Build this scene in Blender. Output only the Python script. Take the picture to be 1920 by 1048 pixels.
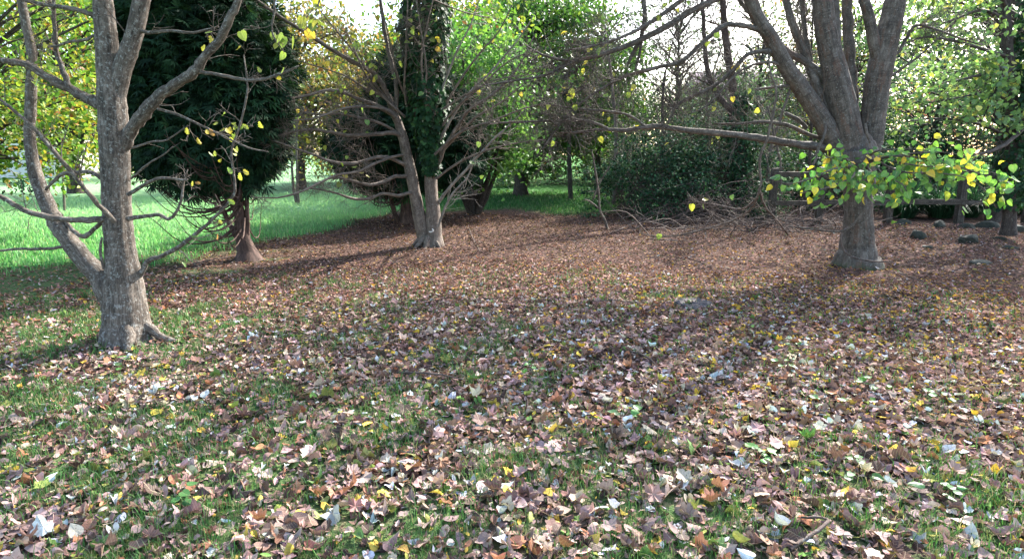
import bpy, math, random
import numpy as np
from mathutils import Matrix, Vector

for o in list(bpy.data.objects):
    bpy.data.objects.remove(o)
SC = bpy.context.scene
COL = SC.collection
R = math.radians

# ------------------------------------------------------------------ camera, sky, sun, exposure
PITCH = R(11.7)
EYE = 1.6
cam_d = bpy.data.cameras.new('camera')
cam = bpy.data.objects.new('camera', cam_d)
COL.objects.link(cam)
cam.location = (0, 0, EYE)
cam.rotation_euler = (R(90) - PITCH, 0, 0)
cam_d.sensor_fit = 'HORIZONTAL'
cam_d.sensor_width = 36
cam_d.lens = 36 * 1144 / 1920
cam_d.clip_start = 0.05
cam_d.clip_end = 2000
SC.camera = cam

SUN_TO = Vector((0.62, 0.78, 0.0)).normalized()
ELEV = R(36)
world = bpy.data.worlds.new('World')
SC.world = world
world.use_nodes = True
wn = world.node_tree
bg = wn.nodes['Background']
sky = wn.nodes.new('ShaderNodeTexSky')
sky.sky_type = 'NISHITA'
sky.sun_disc = False
sky.sun_elevation = ELEV
sky.sun_rotation = math.atan2(SUN_TO.x, SUN_TO.y)
sky.air_density = 1.0
sky.dust_density = 2.5
sky.ozone_density = 1.0
wn.links.new(sky.outputs[0], bg.inputs[0])
bg.inputs[1].default_value = 0.15

sun_d = bpy.data.lights.new('sun', 'SUN')
sun_d.energy = 3.9
sun_d.angle = R(0.6)
sun_d.color = (1.0, 0.95, 0.89)
sun = bpy.data.objects.new('sun', sun_d)
COL.objects.link(sun)
sdir = Vector((SUN_TO.x * math.cos(ELEV), SUN_TO.y * math.cos(ELEV), math.sin(ELEV)))
sun.rotation_euler = (-sdir).to_track_quat('-Z', 'Y').to_euler()
sun.location = (20, 30, 25)

vs = SC.view_settings
vs.view_transform = 'Standard'
vs.look = 'None'
vs.gamma = 1
vs.use_curve_mapping = False
vs.exposure = 2.32
SC.cycles.max_bounces = 6
SC.cycles.diffuse_bounces = 3
SC.cycles.transmission_bounces = 3
SC.cycles.sample_clamp_indirect = 8

# ------------------------------------------------------------------ helpers
F = 1144.0
CP, SP = math.cos(PITCH), math.sin(PITCH)


def P(px, py, d):
    """point at distance d (metres ahead) that was measured at a place in the photograph"""
    xr = (px - 960) / F
    yv = -(py - 524) / F
    t = d / (CP + yv * SP)
    return np.array([xr * t, d, EYE + (yv * CP - SP) * t])


def G(px, py):
    """the same for a point on level ground"""
    yv = -(py - 524) / F
    t = -EYE / (yv * CP - SP)
    return np.array([(px - 960) / F * t, (CP + yv * SP) * t, 0.0])


def vnoise(x, y, seed=0):
    x = np.asarray(x, float); y = np.asarray(y, float)
    xi = np.floor(x).astype(np.int64); yi = np.floor(y).astype(np.int64)
    fx = x - xi; fy = y - yi
    fx = fx * fx * (3 - 2 * fx); fy = fy * fy * (3 - 2 * fy)

    def h(a, b):
        n = (a * 374761393 + b * 668265263 + seed * 974634287) & 0xFFFFFFFF
        n = ((n ^ (n >> 13)) * 1274126177) & 0xFFFFFFFF
        n = n ^ (n >> 16)
        return (n & 0xFFFF) / 65535.0
    return (h(xi, yi) * (1 - fx) + h(xi + 1, yi) * fx) * (1 - fy) + (h(xi, yi + 1) * (1 - fx) + h(xi + 1, yi + 1) * fx) * fy


def fbm(x, y, seed=0, n=3):
    s = 0; a = 0.5; t = 0
    for k in range(n):
        s = s + a * vnoise(x * 2 ** k, y * 2 ** k, seed + k * 17); t += a; a *= 0.5
    return s / t


def sstep(a, b, x):
    t = np.clip((np.asarray(x, float) - a) / (b - a), 0, 1)
    return t * t * (3 - 2 * t)


def ground_z(x, y):
    x = np.asarray(x, float); y = np.asarray(y, float)
    r = np.hypot(x, y)
    z = (fbm(x * 0.35, y * 0.35, 3) - 0.5) * 0.16 + (fbm(x * 1.6, y * 1.6, 9) - 0.5) * 0.05
    return z * sstep(0.5, 3.0, r) * (1 - sstep(40, 80, r))


BX = [-40, -6.9, -5.3, -4.2, -3.6, -3.1, -0.6, 2.6, 5, 7, 40]
BY = [6.6, 7.4, 9.0, 11.6, 14.3, 17.6, 18.0, 16.6, 22, 34, 44]


def meadow(x, y):
    yb = np.interp(x, BX, BY)
    d = y - yb + (fbm(x * 0.8, y * 0.8, 21) - 0.5) * 3.6
    return sstep(-1.1, 1.5, d)


def grass_patch(x, y):
    """0..1 how much thin grass comes through the leaves on the near lawn"""
    bias = 0.150 - 0.034 * (x + 1.0) - 0.048 * (y - 2.0)
    bias = np.clip(bias, -0.33, 0.22)
    n = fbm(x * 0.9, y * 0.9, 40) * 0.55 + fbm(x * 3.1, y * 3.1, 41) * 0.45
    return sstep(0.47, 0.68, n + bias)


class MB:
    """collects vertices and faces for ONE mesh object"""

    def __init__(s):
        s.V = []; s.T = []; s.Q = []; s.A = {}; s.n = 0

    def add(s, V, tris=None, quads=None, **at):
        V = np.asarray(V, float).reshape(-1, 3)
        if tris is not None and len(tris): s.T.append(np.asarray(tris, np.int64).reshape(-1, 3) + s.n)
        if quads is not None and len(quads): s.Q.append(np.asarray(quads, np.int64).reshape(-1, 4) + s.n)
        for k, v in at.items():
            s.A.setdefault(k, []).append((s.n, np.asarray(v, float).reshape(-1, 3)))
        s.V.append(V); s.n += len(V)

    def mesh(s, name, mat, off=(0, 0, 0), smooth=True):
        V = np.concatenate(s.V) - np.asarray(off, float)
        T = np.concatenate(s.T) if s.T else np.zeros((0, 3), np.int64)
        Q = np.concatenate(s.Q) if s.Q else np.zeros((0, 4), np.int64)
        me = bpy.data.meshes.new(name)
        me.vertices.add(len(V))
        me.vertices.foreach_set('co', V.astype(np.float32).ravel())
        nl = T.size + Q.size; nf = len(T) + len(Q)
        me.loops.add(nl); me.polygons.add(nf)
        me.loops.foreach_set('vertex_index', np.concatenate([T.ravel(), Q.ravel()]).astype(np.int32))
        st = np.concatenate([np.arange(len(T)) * 3, T.size + np.arange(len(Q)) * 4]).astype(np.int32)
        me.polygons.foreach_set('loop_start', st)
        me.polygons.foreach_set('use_smooth', np.full(nf, smooth))
        for k, lst in s.A.items():
            a = np.zeros((len(V), 3), np.float32)
            for n0, v in lst: a[n0:n0 + len(v)] = v
            at = me.attributes.new(k, 'FLOAT_VECTOR', 'POINT')
            at.data.foreach_set('vector', a.ravel())
        me.update(calc_edges=True)
        if mat: me.materials.append(mat)
        return me

    def build(s, name, mat, parent=None, smooth=True):
        if s.n == 0: return None
        off = (0, 0, 0)
        p = parent
        while p is not None:
            off = np.asarray(off) + np.asarray(p.location); p = p.parent
        o = bpy.data.objects.new(name, s.mesh(name, mat, off, smooth))
        COL.objects.link(o)
        if parent: o.parent = parent
        return o

    # -- shapes
    def tube(s, pts, rad, sides=6, mod=None, cap=True, ph=0.0):
        pts = np.asarray(pts, float); rad = np.asarray(rad, float); n = len(pts)
        T = np.gradient(pts, axis=0); T /= np.linalg.norm(T, axis=1, keepdims=True) + 1e-9
        m = T.mean(0); ref = np.eye(3)[int(np.argmin(np.abs(m)))]
        N = np.cross(T, ref); N /= np.linalg.norm(N, axis=1, keepdims=True) + 1e-9
        B = np.cross(T, N)
        L = np.concatenate([[0], np.cumsum(np.linalg.norm(np.diff(pts, axis=0), axis=1))])
        a = np.arange(sides) * 2 * np.pi / sides + ph
        ca, sa = np.cos(a), np.sin(a)
        rr = rad[:, None] * np.ones(sides)
        dirs = ca[None, :, None] * N[:, None, :] + sa[None, :, None] * B[:, None, :]
        if mod is not None: rr = rr * mod(L, np.arctan2(dirs[..., 1], dirs[..., 0]), pts)
        V = pts[:, None, :] + rr[..., None] * dirs
        bark = np.stack([ca[None, :] * rad[:, None], sa[None, :] * rad[:, None], L[:, None] + 0 * ca[None, :] + pts[0, 0] * 3], -1)
        i = np.arange(n - 1)[:, None] * sides; j = np.arange(sides)[None, :]; k = (j + 1) % sides
        q = np.stack([i + j, i + k, i + sides + k, i + sides + j], -1).reshape(-1, 4)
        V = V.reshape(-1, 3); bark = bark.reshape(-1, 3)
        tr = None
        if cap:
            V = np.vstack([V, pts[-1] + T[-1] * rad[-1] * 0.5]); bark = np.vstack([bark, [0, 0, L[-1]]])
            jj = np.arange(sides)
            tr = np.stack([(n - 1) * sides + jj, (n - 1) * sides + (jj + 1) % sides, np.full(sides, n * sides)], -1)
        s.add(V, tr, q, bark=bark)

    def boxm(s, c, size, rot=0.0, jit=0.0, rng=None):
        c = np.asarray(c, float); h = np.asarray(size, float) / 2
        v = np.array([[x, y, z] for z in (-1, 1) for y in (-1, 1) for x in (-1, 1)], float) * h
        if rng is not None: v = v + rng.normal(0, jit, v.shape)
        cr, sr = math.cos(rot), math.sin(rot)
        v = np.stack([v[:, 0] * cr - v[:, 1] * sr, v[:, 0] * sr + v[:, 1] * cr, v[:, 2]], -1) + c
        s.add(v, None, [[0, 2, 3, 1], [4, 5, 7, 6], [0, 1, 5, 4], [1, 3, 7, 5], [3, 2, 6, 7], [2, 0, 4, 6]],
              bark=(v - c) if abs(size[2]) >= max(size[:2]) else (v - c)[:, [1, 2, 0]])

    def scatter(s, proto, pos, M, scale, col):
        """many small copies of a proto (V, tris) joined into this mesh"""
        pv, pt = proto
        n = len(pos)
        if n == 0: return
        sc = np.asarray(scale, float)
        if sc.ndim == 1: sc = sc[:, None]
        V = np.einsum('nij,kj->nki', M, pv) * sc[:, None, :1] + pos[:, None, :]
        T = pt[None] + (np.arange(n) * len(pv))[:, None, None]
        s.add(V.reshape(-1, 3), T.reshape(-1, 3),
              col=np.repeat(col, len(pv), 0), luv=np.tile(np.c_[pv[:, :2], np.zeros(len(pv))], (n, 1)))


def catmull(p, r, sub=4):
    p = np.asarray(p, float); r = np.asarray(r, float)
    if len(p) < 3:
        t = np.linspace(0, 1, sub + 1)[:, None]
        return p[0] * (1 - t) + p[1] * t, r[0] * (1 - t[:, 0]) + r[1] * t[:, 0]
    P0 = np.vstack([2 * p[0] - p[1], p, 2 * p[-1] - p[-2]])
    out = []; ro = []
    for i in range(len(p) - 1):
        a, b, c, d = P0[i:i + 4]
        for t in np.arange(sub) / sub:
            out.append(0.5 * (2 * b + (c - a) * t + (2 * a - 5 * b + 4 * c - d) * t * t + (3 * b - a - 3 * c + d) * t ** 3))
            ro.append(r[i] * (1 - t) + r[i + 1] * t)
    out.append(p[-1]); ro.append(r[-1])
    return np.array(out), np.array(ro)


def unit(v):
    v = np.asarray(v, float)
    return v / (np.linalg.norm(v, axis=-1, keepdims=True) + 1e-9)


def limb(mb, spec, rng, sides=8, sub=4, jit=0.12, mod=None, knob=0.06):
    """spec: (px, py, depth, width in photo pixels) along one limb"""
    pts = np.array([P(a, b, d) for a, b, d, w in spec])
    rad = np.array([w * 0.5 * d / F / math.sqrt(1 + ((a - 960) / F) ** 2) for a, b, d, w in spec])
    return limb3(mb, pts, rad, rng, sides, sub, jit, mod, knob)


def limb3(mb, pts, rad, rng, sides=8, sub=4, jit=0.12, mod=None, knob=0.06):
    p, r = catmull(pts, rad, sub)
    n = len(p)
    if n > 3:
        w = np.ones(n); w[0] = 0; w[1] = 0.5
        p = p + rng.normal(0, 1, (n, 3)) * (jit * r * w)[:, None]
        r = r * (1 + rng.normal(0, knob, n))
    mb.tube(p, r, sides, mod)
    return p, r


def grow(mb, rng, pts, rad, n, L, lvl, bias=(0, 0, 0.1), ang=(30, 70), out=None, rr=0.5, t0=0.15, wig=0.16, sides=4, thick=0.016, rmin=0.0016):
    pts = np.asarray(pts); rad = np.asarray(rad)
    cl = np.concatenate([[0], np.cumsum(np.linalg.norm(np.diff(pts, axis=0), axis=1))])
    bias = np.asarray(bias, float)
    for _ in range(n):
        t = rng.uniform(t0, 1.0); q = t * cl[-1]
        p = np.array([np.interp(q, cl, pts[:, k]) for k in range(3)])
        q2 = min(cl[-1], q + 0.03 * cl[-1] + 1e-4); q1 = max(0, q - 0.03 * cl[-1] - 1e-4)
        T = unit(np.array([np.interp(q2, cl, pts[:, k]) - np.interp(q1, cl, pts[:, k]) for k in range(3)]))
        r = np.interp(q, cl, rad)
        N = unit(np.cross(T, rng.normal(0, 1, 3)))
        a = R(rng.uniform(*ang))
        d = unit(math.cos(a) * T + math.sin(a) * N + bias)
        l = L * rng.uniform(0.45, 1.25) * (1.1 - 0.6 * t)
        k = 7 if l > 0.5 else 5
        pp = [p]
        for _k in range(k - 1):
            d = unit(d + rng.normal(0, wig, 3) + bias * 0.25)
            pp.append(pp[-1] + d * l / (k - 1))
        pp = np.array(pp)
        r0 = max(rmin * 1.3, min(r * rr, l * thick))
        r_ = np.linspace(r0, rmin, k)
        mb.tube(pp, r_, sides if lvl > 0 else 3, cap=False)
        if out is not None: out.append(pp)
        if lvl > 0:
            grow(mb, rng, pp, r_, max(2, int(n * 0.5)) if n > 6 else n, L * 0.5, lvl - 1, bias, ang, out, 0.6, 0.1, wig, 3, thick, rmin)


# ------------------------------------------------------------------ leaf shapes (stalk at 0, tip at +Y, unit length)
def make_leaf(kind, curl=0.0, fold=0.0, crumple=0.0, seed=0, ring=False):
    rng = np.random.default_rng(seed)
    if kind == 'maple':
        h = [(0.07, -0.02), (0.27, -0.07), (0.41, 0.07), (0.37, 0.20), (0.57, 0.40), (0.46, 0.52), (0.29, 0.56), (0.29, 0.76), (0.13, 0.83)]
    elif kind == 'lime':
        h = [(0.10, -0.07), (0.30, -0.04), (0.43, 0.18), (0.40, 0.45), (0.24, 0.72), (0.08, 0.90)]
    elif kind == 'oak':
        h = [(0.10, 0.06), (0.22, 0.18), (0.15, 0.28), (0.33, 0.40), (0.22, 0.50), (0.36, 0.66), (0.24, 0.74), (0.2, 0.92)]
    elif kind == 'oval':
        h = [(0.17, 0.16), (0.27, 0.42), (0.20, 0.74)]
    elif kind == 'diamond':
        h = [(0.30, 0.42)]
    rt = np.array(h); lf = rt[::-1] * [-1, 1]
    out = np.vstack([[0, 0], rt, [0, 1.0], lf])
    k = len(out)
    c = np.array([[0, 0.42]])
    if kind == 'diamond':
        xy = out; tris = np.array([[0, 1, 2], [0, 2, 3]])
    elif ring:
        inn = (out - c) * 0.5 + c
        xy = np.vstack([out, inn, c]); t = []
        for i in range(k):
            j = (i + 1) % k
            t += [[i, j, k + j], [i, k + j, k + i], [k + i, k + j, 2 * k]]
        tris = np.array(t)
    else:
        xy = np.vstack([out, c])
        tris = np.array([[i, (i + 1) % k, k] for i in range(k)])
    x, y = xy[:, 0], xy[:, 1]
    z = curl * (y - 0.4) ** 2 * 1.6 + fold * np.abs(x) * 1.1 + fold * x * x * 0.6
    if crumple:
        z = z + crumple * rng.normal(0, 1, len(z)) * (0.3 + np.hypot(x, y - 0.4))
        xs = 1 - abs(fold) * 0.35
        x = x * xs
    # flip so that +Z is the upper face
    V = np.c_[x, y, z]
    return V, tris


def rot_from(axis, normal):
    """matrices whose +Y is the leaf axis and +Z (about) the normal"""
    y = unit(axis); z = normal - (normal * y).sum(-1, keepdims=True) * y
    z = unit(z); x = np.cross(y, z)
    return np.stack([x, y, z], -1)


def rand_rot_flat(rng, n, tilt):
    az = rng.uniform(0, 2 * np.pi, n)
    ax = np.c_[np.cos(az), np.sin(az), rng.normal(0, tilt, n)]
    nm = np.c_[rng.normal(0, tilt, n), rng.normal(0, tilt, n), np.ones(n)]
    flip = rng.random(n) < 0.4
    nm[flip] *= -1
    return rot_from(ax, nm)


# ------------------------------------------------------------------ materials
def nodes_of(name):
    m = bpy.data.materials.new(name); m.use_nodes = True
    nt = m.node_tree; nt.nodes.clear()
    return m, nt


def N_(nt, typ, **kw):
    n = nt.nodes.new(typ)
    for k, v in kw.items():
        if k.startswith('i_'):
            n.inputs[int(k[2:])].default_value = v
        else:
            setattr(n, k, v)
    return n


def ramp(nt, fac, stops):
    r = nt.nodes.new('ShaderNodeValToRGB')
    e = r.color_ramp.elements
    while len(e) < len(stops): e.new(0.5)
    for el, (p, c) in zip(e, stops):
        el.position = p; el.color = (*c, 1) if len(c) == 3 else c
    nt.links.new(fac, r.inputs[0])
    return r.outputs[0]


def mix(nt, fac, a, b, mode='MIX'):
    m = nt.nodes.new('ShaderNodeMix'); m.data_type = 'RGBA'; m.blend_type = mode
    for sock, v in ((0, fac), (6, a), (7, b)):
        if hasattr(v, 'is_linked'): nt.links.new(v, m.inputs[sock])
        elif sock == 0: m.inputs[0].default_value = v
        else: m.inputs[sock].default_value = (*v, 1)
    return m.outputs[2]


def math_(nt, op, a, b=None, clamp=False):
    m = nt.nodes.new('ShaderNodeMath'); m.operation = op; m.use_clamp = clamp
    for i, v in enumerate((a, b)):
        if v is None: continue
        if hasattr(v, 'is_linked'): nt.links.new(v, m.inputs[i])
        else: m.inputs[i].default_value = v
    return m.outputs[0]


def noise(nt, vec, scale, detail=3, rough=0.6):
    n = nt.nodes.new('ShaderNodeTexNoise')
    n.inputs['Scale'].default_value = scale; n.inputs['Detail'].default_value = detail
    n.inputs['Roughness'].default_value = rough
    if vec is not None: nt.links.new(vec, n.inputs['Vector'])
    return n.outputs[0]


def mat_leaf(name, source='col', trans=0.35, rough=0.55, spec=0.3, vein=0.0, vary=0.25, blotch=None):
    m, nt = nodes_of(name)
    out = N_(nt, 'ShaderNodeOutputMaterial')
    if source == 'obj':
        c = N_(nt, 'ShaderNodeObjectInfo').outputs['Color']
    else:
        c = N_(nt, 'ShaderNodeAttribute', attribute_name='col').outputs['Color']
    geo = N_(nt, 'ShaderNodeNewGeometry')
    if vary:
        nz = noise(nt, geo.outputs['Position'], 38.0, 5, 0.75)
        f = math_(nt, 'MULTIPLY_ADD', nz, vary * 2)
        nt.nodes[-1].inputs[2].default_value = 1 - vary
        g = N_(nt, 'ShaderNodeCombineColor')
        for k in range(3): nt.links.new(f, g.inputs[k])
        c = mix(nt, 1.0, c, g.outputs[0], 'MULTIPLY')
    if vein:
        uv = N_(nt, 'ShaderNodeAttribute', attribute_name='luv')
        sp = N_(nt, 'ShaderNodeSeparateXYZ'); nt.links.new(uv.outputs['Vector'], sp.inputs[0])
        ax = math_(nt, 'ABSOLUTE', sp.outputs[0])
        mid = math_(nt, 'LESS_THAN', ax, 0.018)
        # side veins: stripes slanting off the midrib
        st = math_(nt, 'SUBTRACT', sp.outputs[1], math_(nt, 'MULTIPLY', ax, 0.9))
        st = math_(nt, 'MULTIPLY', st, 38.0)
        st = math_(nt, 'GREATER_THAN', math_(nt, 'SINE', st), 0.9)
        v = math_(nt, 'MULTIPLY', math_(nt, 'MAXIMUM', mid, math_(nt, 'MULTIPLY', st, 0.5)), vein)
        c = mix(nt, v, c, mix(nt, 0.6, c, (0.45, 0.38, 0.25)))
        b = noise(nt, geo.outputs['Position'], 120.0, 2)
        c = mix(nt, math_(nt, 'MULTIPLY', math_(nt, 'GREATER_THAN', b, 0.64), 0.45), c, (0.06, 0.035, 0.02))
    pr = N_(nt, 'ShaderNodeBsdfPrincipled')
    nt.links.new(c, pr.inputs['Base Color'])
    pr.inputs['Roughness'].default_value = rough
    pr.inputs['Specular IOR Level'].default_value = spec
    if trans > 0:
        tr = N_(nt, 'ShaderNodeBsdfTranslucent')
        nt.links.new(mix(nt, 1.0, c, (1.2, 1.25, 0.8), 'MULTIPLY'), tr.inputs[0])
        mx = N_(nt, 'ShaderNodeMixShader'); mx.inputs[0].default_value = trans
        nt.links.new(pr.outputs[0], mx.inputs[1]); nt.links.new(tr.outputs[0], mx.inputs[2])
        nt.links.new(mx.outputs[0], out.inputs[0])
    else:
        nt.links.new(pr.outputs[0], out.inputs[0])
    return m


def mat_bark(name, dark, light, lichen=(0.36, 0.37, 0.33), lich=0.3, moss=0.0, vscale=0.22, scale=70, bump=0.6, red=None, ring=0.0, rough=0.85):
    m, nt = nodes_of(name)
    out = N_(nt, 'ShaderNodeOutputMaterial')
    at = N_(nt, 'ShaderNodeAttribute', attribute_name='bark').outputs['Vector']
    mp = N_(nt, 'ShaderNodeMapping'); mp.inputs['Scale'].default_value = (1, 1, vscale)
    nt.links.new(at, mp.inputs[0])
    n1 = noise(nt, mp.outputs[0], scale, 4, 0.65)
    n2 = noise(nt, at, 9, 3)
    n3 = noise(nt, at, 160, 2)
    mq = N_(nt, 'ShaderNodeMapping'); mq.inputs['Scale'].default_value = (1, 1, vscale * .45)
    nt.links.new(at, mq.inputs[0])
    nq = noise(nt, mq.outputs[0], scale * .42, 4, 0.7)
    n1 = math_(nt, 'ADD', math_(nt, 'MULTIPLY', n1, .5), math_(nt, 'MULTIPLY', nq, .5))
    c = ramp(nt, n1, [(0.38, dark), (0.50, tuple((a_ + b_) / 2 for a_, b_ in zip(dark, light))), (0.60, light)])
    c = mix(nt, math_(nt, 'MULTIPLY', n3, 0.35), c, tuple(x * 0.45 for x in dark))
    big = ramp(nt, n2, [(0.35, (0.62, 0.60, 0.58)), (0.68, (1.18, 1.17, 1.15))])
    c = mix(nt, 1.0, c, big, 'MULTIPLY')
    if red:
        n4 = noise(nt, mp.outputs[0], 16, 3)
        f = ramp(nt, n4, [(0.56, (0, 0, 0)), (0.66, (1, 1, 1))])
        c = mix(nt, math_(nt, 'MULTIPLY', f, 0.4), c, red)
    if lich > 0:
        n5 = noise(nt, at, 42, 4, 0.75)
        f = ramp(nt, n5, [(0.60 - lich * 0.12, (0, 0, 0)), (0.68 - lich * 0.06, (1, 1, 1))])
        c = mix(nt, math_(nt, 'MULTIPLY', f, 0.42), c, lichen)
    h = n1
    if ring:
        mr = N_(nt, 'ShaderNodeMapping'); mr.inputs['Scale'].default_value = (3, 3, 34)
        nt.links.new(at, mr.inputs[0])
        n6 = noise(nt, mr.outputs[0], 1.6, 3)
        f = ramp(nt, n6, [(0.58, (0, 0, 0)), (0.63, (1, 1, 1))])
        c = mix(nt, math_(nt, 'MULTIPLY', f, ring), c, tuple(x * 0.5 for x in dark))
    if moss > 0:
        geo = N_(nt, 'ShaderNodeNewGeometry')
        sp = N_(nt, 'ShaderNodeSeparateXYZ'); nt.links.new(geo.outputs['Position'], sp.inputs[0])
        z = math_(nt, 'MULTIPLY', sp.outputs[2], -1.8)
        nn = noise(nt, geo.outputs['Position'], 7, 3)
        f = math_(nt, 'ADD', math_(nt, 'ADD', z, 0.12), math_(nt, 'MULTIPLY', nn, moss))
        f = ramp(nt, f, [(0.42, (0, 0, 0)), (0.62, (1, 1, 1))])
        c = mix(nt, math_(nt, 'MULTIPLY', f, 0.8), c, (0.045, 0.062, 0.02))
    pr = N_(nt, 'ShaderNodeBsdfPrincipled')
    nt.links.new(c, pr.inputs['Base Color'])
    pr.inputs['Roughness'].default_value = rough
    pr.inputs['Specular IOR Level'].default_value = 0.25
    bp = N_(nt, 'ShaderNodeBump'); bp.inputs['Strength'].default_value = bump; bp.inputs['Distance'].default_value = 0.012
    nt.links.new(math_(nt, 'ADD', h, math_(nt, 'MULTIPLY', n3, 0.3)), bp.inputs['Height'])
    nt.links.new(bp.outputs[0], pr.inputs['Normal'])
    nt.links.new(pr.outputs[0], out.inputs[0])
    return m


def mat_plain(name, c1, c2, scale=6, rough=0.8, bump=0.2, coord='Position', metallic=0):
    m, nt = nodes_of(name)
    out = N_(nt, 'ShaderNodeOutputMaterial')
    geo = N_(nt, 'ShaderNodeNewGeometry')
    n1 = noise(nt, geo.outputs['Position'], scale, 5, 0.65)
    c = ramp(nt, n1, [(0.3, c1), (0.7, c2)])
    pr = N_(nt, 'ShaderNodeBsdfPrincipled'); nt.links.new(c, pr.inputs['Base Color'])
    pr.inputs['Roughness'].default_value = rough
    pr.inputs['Metallic'].default_value = metallic
    bp = N_(nt, 'ShaderNodeBump'); bp.inputs['Strength'].default_value = bump; bp.inputs['Distance'].default_value = 0.02
    nt.links.new(n1, bp.inputs['Height']); nt.links.new(bp.outputs[0], pr.inputs['Normal'])
    nt.links.new(pr.outputs[0], out.inputs[0])
    return m


def mat_ground():
    m, nt = nodes_of('ground')
    out = N_(nt, 'ShaderNodeOutputMaterial')
    geo = N_(nt, 'ShaderNodeNewGeometry'); pos = geo.outputs['Position']
    at = N_(nt, 'ShaderNodeAttribute', attribute_name='cover').outputs['Vector']
    sp = N_(nt, 'ShaderNodeSeparateXYZ'); nt.links.new(at, sp.inputs[0])
    vor = N_(nt, 'ShaderNodeTexVoronoi'); vor.inputs['Scale'].default_value = 24
    wob = N_(nt, 'ShaderNodeVectorMath', operation='ADD'); nt.links.new(pos, wob.inputs[0])
    ns = N_(nt, 'ShaderNodeTexNoise'); ns.inputs['Scale'].default_value = 18; nt.links.new(pos, ns.inputs['Vector'])
    sc = N_(nt, 'ShaderNodeVectorMath', operation='SCALE'); sc.inputs['Scale'].default_value = 0.05
    nt.links.new(ns.outputs['Color'], sc.inputs[0]); nt.links.new(sc.outputs[0], wob.inputs[1])
    nt.links.new(wob.outputs[0], vor.inputs['Vector'])
    s2 = N_(nt, 'ShaderNodeSeparateColor'); nt.links.new(vor.outputs['Color'], s2.inputs[0])
    litter = ramp(nt, s2.outputs[0], [(0.0, (0.03, 0.018, 0.012)), (0.4, (0.10, 0.055, 0.04)), (0.7, (0.17, 0.10, 0.08)), (0.92, (0.27, 0.17, 0.13)), (1.0, (0.38, 0.24, 0.06))])
    n1 = noise(nt, pos, 30, 4)
    soil = ramp(nt, n1, [(0.3, (0.024, 0.017, 0.014)), (0.7, (0.075, 0.052, 0.045))])
    edge = ramp(nt, vor.outputs['Distance'], [(0.25, (1, 1, 1)), (0.62, (0, 0, 0))])
    lit = mix(nt, edge, soil, litter)
    n2 = noise(nt, pos, 2.2, 5, 0.7); n3 = noise(nt, pos, 55, 2)
    gr = ramp(nt, n2, [(0.3, (0.040, 0.12, 0.034)), (0.55, (0.085, 0.22, 0.060)), (0.75, (0.15, 0.28, 0.10))])
    gr = mix(nt, math_(nt, 'MULTIPLY', n3, 0.5), gr, (0.02, 0.05, 0.012))
    gr = mix(nt, math_(nt, 'MULTIPLY', sp.outputs[2], .7), gr, (0.24, 0.40, 0.22))  # far-left meadow paled: sun glare put into the grass colour
    c = mix(nt, sp.outputs[0], lit, gr)
    c = mix(nt, math_(nt, 'MULTIPLY', sp.outputs[1], 0.6), c, soil)
    pr = N_(nt, 'ShaderNodeBsdfPrincipled'); nt.links.new(c, pr.inputs['Base Color'])
    pr.inputs['Roughness'].default_value = 0.95; pr.inputs['Specular IOR Level'].default_value = 0.03
    bp = N_(nt, 'ShaderNodeBump'); bp.inputs['Strength'].default_value = 0.7; bp.inputs['Distance'].default_value = 0.03
    nt.links.new(math_(nt, 'ADD', n3, s2.outputs[1]), bp.inputs['Height']); nt.links.new(bp.outputs[0], pr.inputs['Normal'])
    nt.links.new(pr.outputs[0], out.inputs[0])
    return m


M_GROUND = mat_ground()
M_LITTER = mat_leaf('fallen_leaf', 'col', 0.10, 0.9, 0.02, vein=0.6, vary=0.5)
M_FALLEN = mat_leaf('fallen_leaf_near', 'obj', 0.12, 0.65, 0.2, vein=0.9, vary=0.5)
M_GRASS = mat_leaf('grass_blade', 'col', 0.48, 0.5, 0.25, vary=0.0)
M_LAWN = mat_leaf('lawn_blade', 'col', 0.22, 0.6, 0.2, vary=0.0)
M_FOLIAGE = mat_leaf('foliage', 'col', 0.42, 0.5, 0.3, vary=0.1)
M_DENSE = mat_leaf('dense_foliage', 'col', 0.14, 0.75, 0.10, vary=0.2)
M_IVY = mat_leaf('ivy_leaf', 'col', 0.16, 0.6, 0.15, vary=0.2)
M_LEAF = mat_leaf('living_leaf', 'obj', 0.40, 0.45, 0.4, vein=0.6, vary=0.15)
B_MAPLE = mat_bark('grey_bark', (0.042, 0.034, 0.027), (0.205, 0.172, 0.142), lichen=(0.44, 0.45, 0.41), lich=0.6, moss=0.62, scale=85, bump=0.8)
B_LIME = mat_bark('smooth_bark', (0.065, 0.053, 0.043), (0.185, 0.155, 0.128), lich=0.3, moss=0.75, scale=45, bump=0.9, red=(0.16, 0.075, 0.045), ring=0.45)
B_TWIN = mat_bark('brown_grey_bark', (0.085, 0.065, 0.052), (0.24, 0.195, 0.16), lich=0.3, moss=0.32, scale=60, bump=0.7)
B_CONIF = mat_bark('red_bark', (0.045, 0.027, 0.021), (0.135, 0.085, 0.068), lich=0.0, moss=0.1, vscale=0.1, scale=50, bump=0.8)
B_DARK = mat_bark('dark_bark', (0.030, 0.022, 0.018), (0.10, 0.08, 0.065), lich=0.1, moss=0.2, scale=40)
B_SNAG = mat_bark('red_brown_bark', (0.04, 0.026, 0.022), (0.13, 0.085, 0.068), lich=0.1, moss=0.1, scale=45)
B_PALE = mat_bark('pale_twig_bark', (0.16, 0.14, 0.12), (0.36, 0.33, 0.29), lich=0.5, scale=60)
B_FENCE = mat_bark('weathered_timber', (0.04, 0.033, 0.026), (0.11, 0.09, 0.07), lich=0.2, moss=0.3, vscale=0.05, scale=50)
B_BRUSH = mat_bark('dead_wood', (0.06, 0.044, 0.038), (0.17, 0.125, 0.105), lich=0.15, scale=60)
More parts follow.
